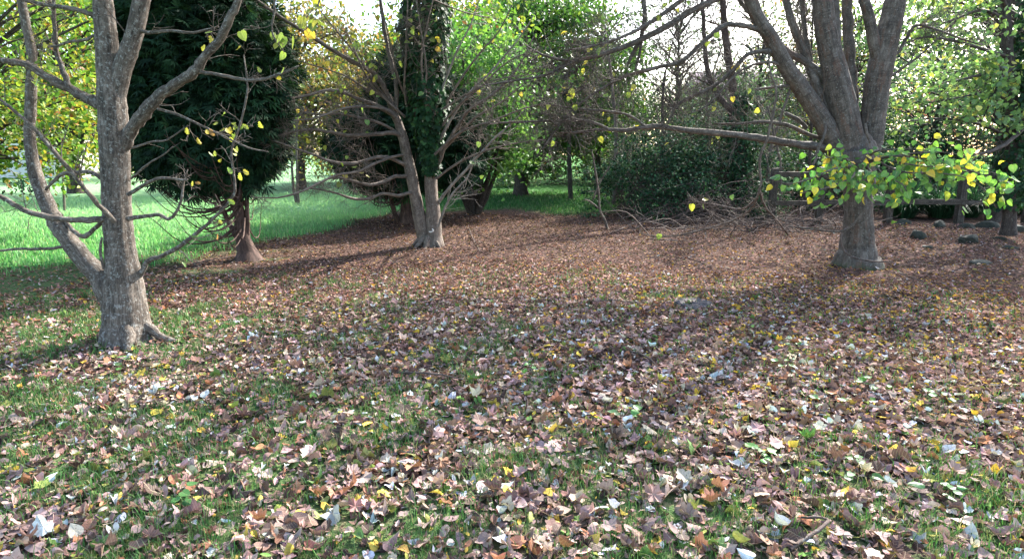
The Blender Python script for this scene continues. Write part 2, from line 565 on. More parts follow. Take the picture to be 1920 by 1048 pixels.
M_ROCK = mat_plain('mossy_stone', (0.012, 0.016, 0.008), (0.040, 0.040, 0.028), 14, 0.9, 0.8)
M_STUMP = mat_plain('rotten_wood', (0.04, 0.034, 0.032), (0.15, 0.125, 0.12), 22, 0.95, 0.8)
M_WALL = mat_plain('pale_render', (0.62, 0.58, 0.54), (0.74, 0.70, 0.66), 2, 0.9, 0.1)
M_TILE = mat_plain('mauve_roof_tile', (0.20, 0.13, 0.15), (0.30, 0.21, 0.23), 5, 0.8, 0.3)
M_BRICK = mat_plain('orange_brick', (0.42, 0.15, 0.08), (0.55, 0.24, 0.13), 12, 0.9, 0.3)
M_GLASS = mat_plain('window_glass', (0.03, 0.04, 0.05), (0.06, 0.07, 0.08), 2, 0.08, 0.0)
M_FRAME = mat_plain('white_paint', (0.72, 0.72, 0.70), (0.80, 0.80, 0.78), 8, 0.5, 0.05)
M_FUNGUS = mat_plain('pale_fungus', (0.55, 0.52, 0.47), (0.8, 0.77, 0.72), 20, 0.7, 0.1)


# ------------------------------------------------------------------ things
def tag(o, label=None, cat=None, group=None, kind=None):
    if label: o['label'] = label
    if cat: o['category'] = cat
    if group: o['group'] = group
    if kind: o['kind'] = kind
    return o


def thing(name, label, cat, loc, group=None):
    o = bpy.data.objects.new(name, None); COL.objects.link(o)
    o.empty_display_size = 0.3
    o.location = [float(v) for v in loc]
    return tag(o, label, cat, group)


def pick(rng, pal, n, var=0.18):
    c = np.array([p[0] for p in pal]); w = np.array([p[1] for p in pal], float); w /= w.sum()
    i = rng.choice(len(pal), n, p=w)
    return c[i] * np.exp(rng.normal(0, var, (n, 1))) * np.exp(rng.normal(0, 0.05, (n, 3))), i


def leaves_on(rng, twigs, n, size, pal, mb, kinds=('lime',), droop=0.5, up=0.6, spread=0.05, var=0.2):
    """n leaves hung along twig polylines, joined into mb"""
    if not twigs: return
    L = np.array([np.linalg.norm(np.diff(t, axis=0), axis=1).sum() for t in twigs])
    w = rng.choice(len(twigs), n, p=L / L.sum())
    pos = np.zeros((n, 3)); tang = np.zeros((n, 3))
    for i, k in enumerate(w):
        t = twigs[k]; u = rng.uniform(0.15, 1) * (len(t) - 1); a = min(int(u), len(t) - 2)
        pos[i] = t[a] + (t[a + 1] - t[a]) * (u - a); tang[i] = t[a + 1] - t[a]
    put_leaves(rng, pos + rng.normal(0, spread, (n, 3)), size, pal, mb, kinds, droop, up, var, unit(tang))


PROTO = {}
for kd in ('maple', 'lime', 'oak', 'oval', 'diamond'):
    PROTO[kd] = [make_leaf(kd, c, f, cr, s) for s, (c, f, cr) in enumerate([(0.15, 0.12, 0.0), (-0.25, 0.25, 0.03), (0.35, 0.05, 0.04), (-0.1, -0.2, 0.03)])]


def put_leaves(rng, pos, size, pal, mb, kinds=('lime',), droop=0.5, up=0.6, var=0.2, tang=None):
    n = len(pos)
    ax = rng.normal(0, 0.7, (n, 3)); ax[:, 2] -= droop
    if tang is not None: ax += tang * 0.6
    nm = rng.normal(0, 0.55, (n, 3)); nm[:, 2] += up
    M = rot_from(ax, nm)
    col, _ = pick(rng, pal, n, var)
    sz = size * rng.uniform(0.6, 1.25, n)
    protos = [p for k in kinds for p in PROTO[k]]
    ch = rng.integers(0, len(protos), n)
    for k, pr in enumerate(protos):
        s = ch == k
        mb.scatter(pr, pos[s], M[s], sz[s], col[s])


GREEN = [((0.055, 0.13, 0.025), 4), ((0.085, 0.17, 0.03), 3), ((0.035, 0.085, 0.02), 3)]
YGREEN = [((0.10, 0.20, 0.03), 4), ((0.20, 0.26, 0.035), 3), ((0.30, 0.27, 0.04), 1.5), ((0.06, 0.13, 0.02), 2), ((0.28, 0.14, 0.04), 0.7)]
OLIVE = [((0.16, 0.17, 0.04), 3), ((0.26, 0.20, 0.05), 3), ((0.09, 0.13, 0.03), 3), ((0.30, 0.15, 0.05), 1)]
BLUEGR = [((0.050, 0.10, 0.05), 3), ((0.085, 0.135, 0.075), 3), ((0.12, 0.17, 0.08), 1.5), ((0.035, 0.07, 0.04), 2)]
CONIF = [((0.012, 0.034, 0.016), 4), ((0.020, 0.052, 0.022), 3), ((0.008, 0.022, 0.012), 3), ((0.035, 0.072, 0.03), 0.7)]
BRAM = [((0.020, 0.055, 0.025), 4), ((0.035, 0.085, 0.038), 3), ((0.012, 0.032, 0.016), 3), ((0.07, 0.14, 0.06), 0.7)]
IVYC = [((0.012, 0.036, 0.014), 4), ((0.022, 0.062, 0.022), 3), ((0.045, 0.10, 0.035), 1)]
RUSSET = [((0.34, 0.14, 0.13), 3), ((0.44, 0.24, 0.22), 2), ((0.22, 0.12, 0.07), 1), ((0.12, 0.14, 0.06), 2)]
PINK = [((0.42, 0.22, 0.30), 3), ((0.30, 0.16, 0.24), 2), ((0.10, 0.14, 0.05), 1)]


def crown_tree(name, label, X, Y, h, rad, z0, nclu, nleaf, leaf, pal, seed, cat='tree', trunk_r=0.16, bark=None, kinds=('diamond',), lean=(0, 0),
               flat=0.5, bare=0, mat=None, center=None, group=None, clump=0.5, root=None, make_trunk=True, stems=1, starts=None):
    """a tree with trunk, limbs to every leaf clump and a crown with gaps"""
    rng = np.random.default_rng(seed)
    gz = float(ground_z(X, Y))
    base = np.array([X, Y, gz])
    t = root or thing(name, label, cat, base, group)
    cc = np.array(center if center is not None else [X + lean[0], Y + lean[1], (z0 + h) / 2])
    rz = (h - z0) / 2
    u = unit(rng.normal(0, 1, (nclu, 3))) * rng.uniform(0.35, 1.0, (nclu, 1)) ** 0.55
    ctr = cc + u * np.array([rad, rad, rz]) * (0.85 + 0.3 * rng.random((nclu, 1)))
    top = np.array([X + lean[0], Y + lean[1], z0 + (h - z0) * 0.75])
    bark = bark or B_DARK
    if make_trunk:
        mb = MB()
        for sidx in range(stems):
            dx = rng.normal(0, 0.12, 2) if stems > 1 else np.zeros(2)
            e = top + np.r_[dx * 6, 0]
            tp = np.array([base + [dx[0], dx[1], -0.15], base * 0.97 + e * 0.03 + [dx[0], dx[1], 0.1], base * 0.6 + e * 0.4 + rng.normal(0, 0.08, 3), e])
            tr = np.array([1.5, 1.08, 0.8, 0.25]) * trunk_r
            tp, tr = limb3(mb, tp, tr, rng, 12, 5, 0.05)
        mb.build('trunk', bark, t)
    else:
        tp = np.array([base, base * 0.5 + top * 0.5, top])
    br = MB(); tw = []
    for c in ctr:
        lo = np.clip((c[2] - z0) / max(h - z0, 0.1), 0, 1)
        if starts is not None:
            s = np.asarray(starts)[np.argmin(np.linalg.norm(np.asarray(starts) - c + [0, 0, .8], axis=1))]
        else:
            hz = np.clip(c[2] - 0.55 * np.hypot(*(c - base)[:2]) - gz, 0.16 * h, 0.8 * h) + gz
            s = np.array([np.interp(hz, tp[:, 2], tp[:, q_]) for q_ in range(3)])
        mid = s * 0.5 + c * 0.5 + rng.normal(0, 0.1, 3) * rad * 0.4 + [0, 0, 0.12 * rad * (1 if c[2] > s[2] else -0.3)]
        p, r = catmull(np.array([s, mid, c]), np.array([0.32, 0.2, 0.06]) * trunk_r * 0.9, 3)
        br.tube(p, r, 4, cap=False)
        tw.append(p[-4:])
        if bare: grow(br, rng, p, r, bare, rad * 0.45, 1, (0, 0, 0.1), out=tw, thick=0.012)
    br.build('branches', bark, t)
    if nleaf:
        lm = MB()
        k = rng.integers(0, nclu, nleaf)
        sz = clump * rad * rng.uniform(0.5, 1.3, nclu)
        pos = ctr[k] + rng.normal(0, 0.45, (nleaf, 3)) * sz[k][:, None] * np.array([1, 1, flat])
        put_leaves(rng, pos, leaf, pal, lm, kinds, 0.3, 0.7)
        lm.build('crown', mat or M_FOLIAGE, t)
    return t


# ================================================================== GROUND
ax = np.sinh(np.linspace(-1, 1, 300) * 5.2) / np.sinh(5.2)
gx = ax * 420; gy = ax * 420 + 7
XX, YY = np.meshgrid(gx, gy)
ZZ = ground_z(XX, YY)
n_ = 300
q = (np.arange(n_ - 1)[:, None] * n_ + np.arange(n_ - 1)[None, :]).reshape(-1)
me_ = MB()
gm = meadow(XX, YY)
gp = grass_patch(XX, YY) * 0.5
cov = np.stack([np.maximum(gm, gp), 0 * gm, gm * sstep(9, 20, YY) * sstep(.10, .34, -XX / np.maximum(YY, 1))], -1)  # third channel: where sun glare is painted on the far-left meadow
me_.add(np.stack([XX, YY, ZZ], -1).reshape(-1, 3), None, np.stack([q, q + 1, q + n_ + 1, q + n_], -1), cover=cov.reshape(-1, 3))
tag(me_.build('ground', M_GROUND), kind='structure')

# ================================================================== FRONT LEFT TREE
rng = np.random.default_rng(11)
D = 5.1
base1 = P(240, 648, D) * [1, 1, 0]
gz1 = float(ground_z(base1[0], base1[1]))
T1 = thing('maple_tree', 'forked grey maple with a leaning second stem and bare lichened boughs', 'tree', (base1[0], base1[1], gz1))


def flare(h0, amt, lobes, pw=5, la=0.9, z0=0.0):
    def f(L, a, pts):
        hgt = np.maximum(pts[:, 2] - z0, 0)
        e = np.exp(-hgt / h0)[:, None]
        k = amt * np.ones_like(a)
        for (ang, s) in lobes:
            k = k + la * s * np.maximum(0, np.cos((a - ang) * 0.5)) ** (pw * 4)
        ridg = 0.03 * np.sin(a * 5 + 1.0) + 0.02 * np.sin(a * 9 + 2)
        bump = 0.07 * (fbm(np.cos(a) * 1.7 + 5, np.sin(a) * 1.7 + pts[:, 2:3] * 2.6, 4) - .5) + 0.05 * (fbm(np.cos(a) * 5 + 9, np.sin(a) * 5 + pts[:, 2:3] * 3, 6) - .5)
        return 1 + e * k + ridg + bump
    return f


mb = MB()
p1, r1 = limb(mb, [(238, 668, D, 88), (237, 625, D, 88), (236, 585, D, 88), (233, 540, D, 80), (229, 490, D, 66), (223, 440, D, 60), (219, 380, D, 58), (217, 320, D, 58),
                   (214, 260, D, 58), (211, 200, D, 56), (204, 130, D, 46), (199, 67, D, 43), (193, 0, D, 38), (188, -90, D, 33), (190, -220, D, 26), (205, -380, D, 17), (200, -520, D, 8)],
              rng, 36, 8, 0.01, flare(0.13, 0.22, [(R(-62), 0.9), (R(-5), 0.6), (R(200), 0.5), (R(250), 0.3), (R(130), 0.5)], pw=2.2, la=0.42, z0=gz1), 0.012)
for (a, l, w) in ((-56, 0.20, 0.05), (-4, 0.42, 0.035)):
    d = np.array([math.cos(R(a)), math.sin(R(a)), 0]); b = np.array([base1[0], base1[1], gz1])
    limb3(mb, np.array([b + d * 0.16 + [0, 0, 0.14], b + d * (0.2 + l * 0.35) + [0, 0, 0.01], b + d * (0.2 + l) + [0, 0, -0.06]]), np.array([w * 1.3, w, w * 0.5]), rng, 8, 4)
mb.build('trunk', B_MAPLE, T1)
tw1 = []


def br1(spec, n=0, L=0.4, lvl=0, name='branch', sides=9, bias=(0, 0, 0.05), tree=None, bark=None, out=None, rg=None, t0=0.2, d0=None, thick=0.016, knob=0.06, jit=0.10):
    rg = rg or rng
    m = MB()
    p, r = limb(m, spec, rg, sides, 4, jit, None, knob)
    if n: grow(m, rg, p, r, n, L, lvl, bias, out=out if out is not None else tw1, t0=t0, thick=thick)
    m.build(name, bark or B_MAPLE, tree or T1)
    return p, r


br1([(216, 585, D, 46), (200, 548, D, 48), (183, 515, D + .02, 46), (150, 478, D + .03, 42), (122, 440, D + .06, 40), (106, 418, D + .08, 37), (85, 376, D + .1, 34), (70, 335, D + .12, 30), (58, 284, D + .12, 25),
     (55, 234, D + .12, 23), (58, 184, D + .12, 23), (60, 117, D + .12, 21), (53, 67, D + .12, 19), (43, 17, D + .12, 18), (34, -50, D + .1, 16), (30, -150, D, 12), (45, -260, D, 6)], 14, 0.35, 1, 'stem', 14, knob=.02, jit=.05)
br1([(212, 215, D, 40), (226, 140, D, 38), (240, 100, D, 36), (252, 60, D, 33), (266, 0, D, 32), (285, -80, D, 27), (320, -200, D, 20), (330, -330, D, 9)], 5, 0.5, 1, 'stem', 14, knob=.012, jit=.03)
br1([(232, 275, D, 30), (247, 243, D - .03, 28), (270, 215, D - .08, 25), (300, 178, D - .12, 23), (335, 155, D - .16, 21), (365, 134, D - .2, 20), (384, 106, D - .22, 17), (410, 76, D - .25, 16), (430, 36, D - .3, 15), (447, 0, D - .3, 14), (462, -70, D - .3, 11), (500, -160, D - .4, 6)], 7, 0.35, 1, sides=10)
br1([(364, 135, D - .2, 8), (395, 138, D - .2, 7.5), (440, 147, D - .2, 7), (480, 151, D - .2, 6), (520, 141, D - .22, 5), (560, 124, D - .25, 3)], 6, 0.25, 1)
br1([(205, 205, D, 30), (180, 192, D, 25), (155, 181, D, 22), (120, 161, D - .05, 21), (85, 143, D - .1, 18), (50, 122, D - .15, 16), (20, 116, D - .2, 14), (-20, 112, D - .25, 12), (-120, 90, D - .4, 5)], 9, 0.4, 1)
br1([(128, 162, D - .05, 13), (117, 128, D - .05, 11), (106, 100, D - .05, 10), (103, 60, D - .05, 9), (101, 15, D - .05, 8), (98, -70, D, 5)], 6, 0.35, 1)
br1([(185, 62, D, 7), (160, 75, D - .05, 6), (130, 79, D - .1, 6), (100, 88, D - .12, 5), (70, 84, D - .15, 3)], 4, 0.25, 1)
br1([(188, 38, D, 13), (165, 25, D - .05, 11), (133, 17, D - .08, 10), (90, 10, D - .1, 9), (50, 2, D - .15, 8), (-10, -20, D - .2, 5)], 5, 0.35, 1)
br1([(215, 415, D - .1, 12), (190, 390, D - .2, 11), (166, 362, D - .3, 10), (143, 334, D - .35, 10), (103, 287, D - .45, 9), (63, 240, D - .5, 8), (20, 203, D - .55, 7), (-30, 165, D - .6, 5)], 8, 0.4, 1)
br1([(205, 408, D - .05, 18), (187, 412, D - .1, 15), (141, 413, D - .15, 14), (100, 408, D - .2, 13), (53, 397, D - .25, 12), (20, 380, D - .28, 11), (0, 367, D - .3, 10), (-60, 345, D - .4, 6)], 8, 0.4, 1)
br1([(200, 342, D, 12), (180, 327, D, 10), (160, 322, D, 9), (143, 323, D, 9), (118, 326, D, 8), (98, 342, D + .02, 7), (86, 356, D + .06, 6)], 2, 0.2, 0)
br1([(205, 405, D, 10), (190, 418, D, 10), (176, 430, D, 10), (160, 443, D, 11), (146, 440, D, 10), (131, 425, D + .04, 9), (118, 410, D + .08, 8)], 1, 0.15, 0)
br1([(258, 520, D, 14), (267, 508, D, 12), (278, 490, D, 11), (304, 480, D - .05, 10), (339, 461, D - .08, 9), (365, 440, D - .1, 8), (385, 424, D - .12, 7), (413, 397, D - .15, 6), (438, 366, D - .2, 5), (440, 340, D - .2, 5), (434, 284, D - .2, 4.5), (450, 234, D - .2, 4), (464, 167, D - .2, 3.5), (457, 103, D - .2, 2.5)], 12, 0.3, 1)
br1([(240, 410, D - .05, 11), (268, 406, D - .1, 9), (298, 403, D - .15, 8), (316, 411, D - .15, 7), (330, 398, D - .15, 6), (340, 375, D - .15, 5), (344, 345, D - .15, 4), (352, 318, D - .15, 2.5)], 6, 0.2, 1)
br1([(240, 365, D - .08, 9), (262, 352, D - .1, 8), (280, 342, D - .15, 7), (304, 334, D - .2, 6), (345, 338, D - .2, 5), (352, 336, D - .2, 3)], 4, 0.25, 1)
br1([(296, 205, D - .1, 6), (330, 214, D - .15, 5), (367, 231, D - .2, 5), (410, 251, D - .22, 4), (465, 277, D - .25, 3.5), (503, 285, D - .25, 2)], 9, 0.25, 1)
br1([(248, 278, D, 5), (285, 266, D - .1, 4), (312, 263, D - .15, 4), (352, 236, D - .2, 2.5)], 3, 0.2, 0)
br1([(246, 335, D, 5), (277, 308, D - .1, 4), (307, 290, D - .12, 3), (324, 275, D - .15, 2)], 3, 0.2, 0)
br1([(258, 58, D, 9), (285, 62, D - .05, 7), (320, 58, D - .1, 6), (362, 62, D - .12, 5), (410, 50, D - .15, 3)], 6, 0.3, 1)
br1([(195, 505, D - .1, 6), (188, 470, D - .12, 6), (191, 445, D - .12, 4)], 0)
br1([(124, 462, D + .05, 8), (95, 466, D, 7), (66, 467, D - .05, 7), (30, 467, D - .1, 6), (-20, 473, D - .15, 4)], 4, 0.15, 0)
# hanging twigs with the big yellow-green leaves, from the arching bough above the frame
hang = []
br1([(462, -70, D - .3, 8), (520, -80, D - .35, 7), (580, -50, D - .4, 5), (600, -10, D - .4, 4), (590, 30, D - .4, 2)], 9, 0.35, 1, out=hang, bias=(0, 0, -0.25))
br1([(500, -160, D - .4, 7), (505, -60, D - .4, 6), (515, 10, D - .4, 4), (510, 60, D - .4, 3), (530, 95, D - .4, 2)], 8, 0.25, 1, out=hang, bias=(0.05, 0, -0.2))

LPROTO = {}


def leaf_mesh(kind, v):
    if (kind, v) not in LPROTO:
        c, f, cr = [(0.15, 0.15, 0.0), (-0.3, 0.25, 0.025), (0.3, 0.1, 0.03), (-0.1, -0.25, 0.03), (0.7, 0.5, 0.07), (-0.6, 0.7, 0.09), (0.5, -0.5, 0.10), (1.1, 0.9, 0.06), (-0.4, -0.7, 0.08), (0.9, 0.2, 0.12)][v]
        m = MB(); V, t = make_leaf(kind, c, f, cr, v + 5, ring=kind != 'maple')
        m.add(V, t, luv=np.c_[V[:, :2], 0 * V[:, 0]])
        LPROTO[(kind, v)] = m.mesh('leaf', None)
    return LPROTO[(kind, v)]


LMESH = {}


def leaf_data(kind, v, mat):
    k = (kind, v, mat.name)
    if k not in LMESH:
        me = leaf_mesh(kind, v).copy(); me.materials.clear(); me.materials.append(mat); me.name = 'leaf'
        me.polygons.foreach_set('use_smooth', np.full(len(me.polygons), kind != 'maple'))
        LMESH[k] = me
    return LMESH[k]


def leaf_object(name, kind, v, mat, pos, M, size, color, parent=None):
    o = bpy.data.objects.new(name, leaf_data(kind, v, mat))
    COL.objects.link(o)
    off = np.zeros(3); p = parent
    while p is not None: off = off + np.asarray(p.location); p = p.parent
    if parent: o.parent = parent
    o.location = [float(a) for a in (np.asarray(pos) - off)]
    o.rotation_euler = Matrix(M.tolist()).to_euler()
    o.scale = (float(size),) * 3
    o.color = (*[float(c) for c in color], 1)
    return o


def hang_leaves(rg, twigs, n, size, pal, parent, kind='lime', face=(0.0, -0.8, 0.55), droop=0.7, spread=0.03, sizes=(0.75, 1.2), t0=0.2):
    L = np.array([np.linalg.norm(np.diff(t, axis=0), axis=1).sum() for t in twigs])
    for i in range(n):
        t = twigs[rg.choice(len(twigs), p=L / L.sum())]
        u = rg.uniform(t0, 1) * (len(t) - 1); a = min(int(u), len(t) - 2)
        pos = t[a] + (t[a + 1] - t[a]) * (u - a) + rg.normal(0, spread, 3)
        ax_ = unit(t[a + 1] - t[a]) * 0.5 + rg.normal(0, 0.5, 3) + [0, 0, -droop]
        nm = np.asarray(face) + rg.normal(0, 0.38, 3)
        M = rot_from(ax_[None], nm[None])[0]
        c, _ = pick(rg, pal, 1, 0.15)
        leaf_object('leaf', kind, int(rg.integers(0, 4)), M_LEAF, pos, M, size * rg.uniform(*sizes), c[0], parent)


LIMEP = [((0.12, 0.27, 0.055), 6), ((0.17, 0.33, 0.06), 5), ((0.58, 0.52, 0.05), 2.2), ((0.62, 0.44, 0.06), .5), ((0.34, 0.42, 0.05), 2), ((0.075, 0.20, 0.06), 3.5)]
YLIME = [((0.34, 0.36, 0.05), 4), ((0.22, 0.30, 0.05), 4), ((0.45, 0.38, 0.05), 2), ((0.14, 0.24, 0.06), 2)]
hang_leaves(rng, hang, 60, 0.078, YLIME, T1)
lower = [t for t in tw1 if t[-1][0] > -2.6 and t[-1][2] < 1.9]
hang_leaves(rng, lower, 34, 0.058, YLIME + [((0.25, 0.13, 0.05), 2)], T1, 'oak')
upl = [t for t in tw1 if t[-1][2] > 2.2]
hang_leaves(rng, upl, 60, 0.06, YLIME, T1, 'oak')
crown_tree('crown', '', base1[0], base1[1], 8.6, 3.0, 3.2, 60, 8000, 0.12, YGREEN, 5, root=T1, make_trunk=False, trunk_r=0.07, bark=B_MAPLE, kinds=('oval',), lean=(-0.2, 0), clump=0.34, starts=[P(190, -200, D), P(205, -380, D), P(320, -200, D), P(330, -330, D), P(30, -150, D), P(45, -250, D), P(500, -155, D - .4)])


# ================================================================== CONIFERS
def spray_proto(seed):
    r = np.random.default_rng(seed); V = []; T = []
    for a in (-62, -36, -14, 8, 30, 56):
        a = R(a + r.uniform(-8, 8)); l = r.uniform(0.6, 1.0); w = 0.055
        d = np.array([math.sin(a), math.cos(a)]); nn = np.array([d[1], -d[0]]) * w
        o_ = np.array([0, 0.1]); k = len(V)
        zz = -0.35 * l * l + r.normal(0, 0.05)
        V += [[*o_, 0], [*(o_ + d * l * 0.55 - nn * 1.3), zz * 0.4], [*(o_ + d * l), zz], [*(o_ + d * l * 0.55 + nn * 1.3), zz * 0.4]]
        T += [[k, k + 1, k + 3], [k + 3, k + 1, k + 2]]
    return np.array(V), np.array(T)


SPRAY = [spray_proto(s) for s in range(4)]


def conifer(label, X, Y, lobes, nspray, stems, skirt, seed, size=0.17, pal=CONIF, skirt_dirs=(90, 290)):
    rg = np.random.default_rng(seed)
    gz = float(ground_z(X, Y)); b = np.array([X, Y, gz])
    t = thing('cypress_tree', label, 'tree', b)
    for i, spec in enumerate(stems):
        m = MB()
        limb(m, spec, rg, 12 if i == 0 else 8, 4, 0.06, flare(0.22, 0.45, [(R(-70), .7), (R(0), .5), (R(200), .5)], z0=gz) if i == 0 else None, 0.04)
        m.build('trunk' if i == 0 else 'stem', B_CONIF, t)
    m = MB()
    for k in range(skirt):
        a = R(rg.uniform(*skirt_dirs)); z = rg.uniform(0.5, 1.7)
        d = np.array([math.cos(a), math.sin(a), 0]); l = rg.uniform(0.45, 1.3)
        s0 = b + [0, 0, z] + d * 0.08
        pts = [s0, s0 + d * l * 0.35 + [0, 0, -0.22 * l], s0 + d * l * 0.75 + [0, 0, -0.2 * l + rg.normal(0, .05)], s0 + d * l * 1.05 + [0, 0, 0.12 * l]]
        p, r = catmull(np.array(pts), np.array([0.016, 0.012, 0.008, 0.004]) * rg.uniform(0.7, 1.2), 3)
        m.tube(p, r, 4, cap=False)
        grow(m, rg, p, r, 4, 0.35, 0, (0, 0, 0.1), thick=0.012, rmin=0.002)
    m.build('dead_branches', B_CONIF, t)
    m = MB()
    tot = sum(l[4] for l in lobes)
    for (cx, cy, cz, (rx, ry, rz), wgt) in lobes:
        n = int(nspray * wgt / tot)
        u = unit(rg.normal(0, 1, (n, 3)))
        rad = rg.uniform(0.35, 1.12, (n, 1)) ** 0.5
        # uneven outline: bumps by direction
        ph = np.arctan2(u[:, 1], u[:, 0])
        bump = 0.84 + 0.30 * fbm(ph * 2.2 + 20, u[:, 2] * 4.5 + 7, seed + 3, 3)[:, None]
        pos = np.array([cx, cy, cz]) + u * rad * bump * np.array([rx, ry, rz])
        pos[:, 2] -= np.where(u[:, 2] < -.35, rg.uniform(0, 1, n) ** 2 * .28, 0)
        out_ = u.copy(); out_[:, 2] = out_[:, 2] * 0.4 - 0.25
        axv = out_ + rg.normal(0, 0.35, (n, 3))
        nm = np.c_[u[:, 0] * 0.5, u[:, 1] * 0.5, np.full(n, 0.7)] + rg.normal(0, 0.45, (n, 3))
        M = rot_from(axv, nm)
        col, _ = pick(rg, pal, n, 0.2)
        ch = rg.integers(0, 4, n); sz = size * rg.uniform(0.6, 1.3, n)
        for k in range(4):
            s = ch == k
            m.scatter(SPRAY[k], pos[s], M[s], sz[s], col[s])
    m.build('crown', M_DENSE, t)
    return t


DC = 9.6
cb = G(466, 484)
conifer('dark green cypress with red-brown stems and a skirt of bare dead branches', cb[0], cb[1],
        [(P(380, 150, DC)[0], DC + 0.15, 2.85, (1.22, 1.25, 1.70), 5), (P(440, 215, DC)[0], DC - 0.1, 2.3, (0.80, 0.9, 1.05), 3.0), (P(335, 60, DC)[0], DC + 0.4, 3.7, (0.95, 1.0, 1.9), 3), (P(335, 240, DC)[0], DC, 2.15, (0.82, 0.9, 0.95), 2), (P(395, 290, DC)[0], DC - .1, 2.05, (1.12, 1.0, .75), 2.5)], 36000,
        [[(465, 495, cb[1], 40), (462, 470, cb[1], 30), (456, 447, cb[1], 26), (449, 401, cb[1], 23), (443, 360, cb[1], 22), (432, 300, cb[1], 19), (415, 150, DC, 14), (400, -100, DC, 8)],
         [(464, 455, cb[1], 12), (464, 420, cb[1], 10), (463, 390, cb[1], 10), (464, 340, cb[1], 9), (466, 280, cb[1], 7)],
         [(456, 460, cb[1], 14), (441, 440, cb[1], 12), (422, 402, cb[1], 10), (400, 355, cb[1] - .1, 9), (385, 300, cb[1] - .2, 7)]], 80, 31)
y2 = G(765, 420)
D2 = y2[1]
conifer('shaded dark yew-like conifer half hidden behind the twin-trunked tree', y2[0], y2[1],
        [(P(735, 310, D2)[0], D2 + 0.2, 1.75, (1.40, 1.2, 0.95), 4), (P(790, 280, D2)[0], D2 + 0.5, 2.1, (1.3, 1.2, 1.2), 3), (P(845, 325, D2)[0], D2 + 0.4, 1.6, (0.75, 0.9, 0.62), 1.6), (P(765, 150, D2)[0], D2 + 0.5, 2.8, (1.0, 1.0, 1.1), 2)], 16000,
        [[(762, 425, D2, 26), (761, 400, D2, 18), (760, 360, D2, 16), (758, 310, D2, 14), (755, 200, D2, 9)], [(772, 425, D2, 16), (776, 390, D2, 12), (778, 340, D2, 11), (785, 280, D2, 8)],
         [(750, 422, D2, 12), (738, 395, D2 - .1, 9), (728, 350, D2 - .2, 8)]], 70, 32, size=0.22)

# ================================================================== TWIN TRUNK TREE IN THE CENTRE
rng3 = np.random.default_rng(33)
b3 = G(806, 462)
E = b3[1]
gz3 = float(ground_z(b3[0], b3[1]))
T3 = thing('twin_trunk_tree', 'two-trunked lime with long bare drooping branches and an ivy-clad right trunk', 'tree', (b3[0], b3[1], gz3))
mb = MB()
limb(mb, [(812, 475, E, 34), (812, 452, E, 31), (812, 420, E, 29), (811, 390, E, 26), (808, 350, E, 24), (806, 300, E, 22), (803, 200, E, 20), (800, 80, E, 18), (798, -80, E, 14), (800, -260, E, 8)], rng3, 18, 4, 0.03,
     flare(0.16, 0.15, [(R(-90), .6), (R(-20), .4), (R(200), .6)], z0=gz3), 0.02)
for (a, l, w) in ((-95, 0.26, 0.05), (-130, 0.24, 0.045), (-50, 0.2, 0.04), (195, 0.2, 0.04)):
    d = np.array([math.cos(R(a)), math.sin(R(a)), 0]); b = np.array([b3[0], b3[1], gz3])
    limb3(mb, np.array([b + d * 0.1 + [0, 0, 0.16], b + d * (0.16 + l * 0.4) + [0, 0, 0.05], b + d * (0.16 + l) + [0, 0, -0.05]]), np.array([w * 1.2, w, w * 0.4]), rng3, 7, 4)
mb.build('trunk', B_TWIN, T3)
mb = MB()
limb(mb, [(796, 470, E, 26), (793, 440, E, 25), (788, 415, E, 25), (783, 390, E, 24), (775, 350, E, 22), (766, 305, E, 21), (757, 265, E, 18), (748, 235, E, 16), (738, 210, E, 14), (728, 180, E, 11)], rng3, 16, 4, 0.03, None, 0.03)
mb.build('trunk', B_TWIN, T3)
tw3 = []


def br3(spec, n=0, L=0.5, lvl=1, **k):
    s2 = [(a, b, E + dd, w * .82) for a, b, dd, w in spec]
    k.setdefault('thick', .0085)
    return br1(s2, int(n * 1.7), L * 1.15, lvl, tree=T3, bark=k.pop('bark', B_TWIN), out=k.pop('out', tw3), rg=rng3, **k)


br3([(740, 215, 0, 12), (726, 178, -.1, 12), (703, 140, -.2, 11.5), (657, 114, -.4, 10), (623, 94, -.6, 10), (589, 72, -.7, 9), (537, 40, -.9, 8), (489, 6, -1.1, 7), (420, -40, -1.3, 4)], 16, 0.6)
br3([(752, 240, 0, 13), (735, 215, -.1, 12), (705, 198, -.2, 10), (668, 184, -.4, 8), (640, 172, -.6, 8), (610, 170, -.7, 7), (575, 180, -.9, 6), (535, 186, -1.1, 4)], 14, 0.6)
br3([(742, 215, 0, 10), (744, 160, 0, 10), (735, 123, 0.05, 10), (723, 72, 0.1, 9), (717, 29, .1, 8), (710, -30, .1, 7), (705, -120, .1, 4)], 8, 0.5)
br3([(775, 330, 0, 9), (755, 331, -.1, 8.5), (740, 331, -.2, 8), (717, 342, -.3, 8), (693, 347, -.5, 7), (663, 340, -.7, 6), (630, 333, -.9, 5), (590, 345, -1.1, 3)], 12, 0.5)
br3([(785, 366, 0, 9), (768, 362, -.1, 8), (747, 367, -.2, 8), (720, 363, -.4, 7), (693, 372, -.5, 7), (663, 373, -.7, 6.5), (633, 363, -.9, 5), (607, 357, -1.1, 4), (570, 352, -1.3, 3)], 14, 0.45)
br3([(768, 312, 0, 9), (752, 306, -.1, 9), (733, 297, -.2, 8.5), (707, 295, -.4, 8), (680, 303, -.5, 8), (653, 307, -.7, 8), (617, 302, -.9, 7), (587, 290, -1.1, 6.5), (550, 277, -1.3, 5), (505, 262, -1.5, 3)], 16, 0.5)
br3([(757, 262, 0, 10), (742, 250, -.1, 9.5), (707, 252, -.3, 9), (660, 255, -.6, 8), (620, 248, -.8, 7), (577, 243, -1., 6), (540, 250, -1.2, 5), (505, 262, -1.4, 3)], 16, 0.55)
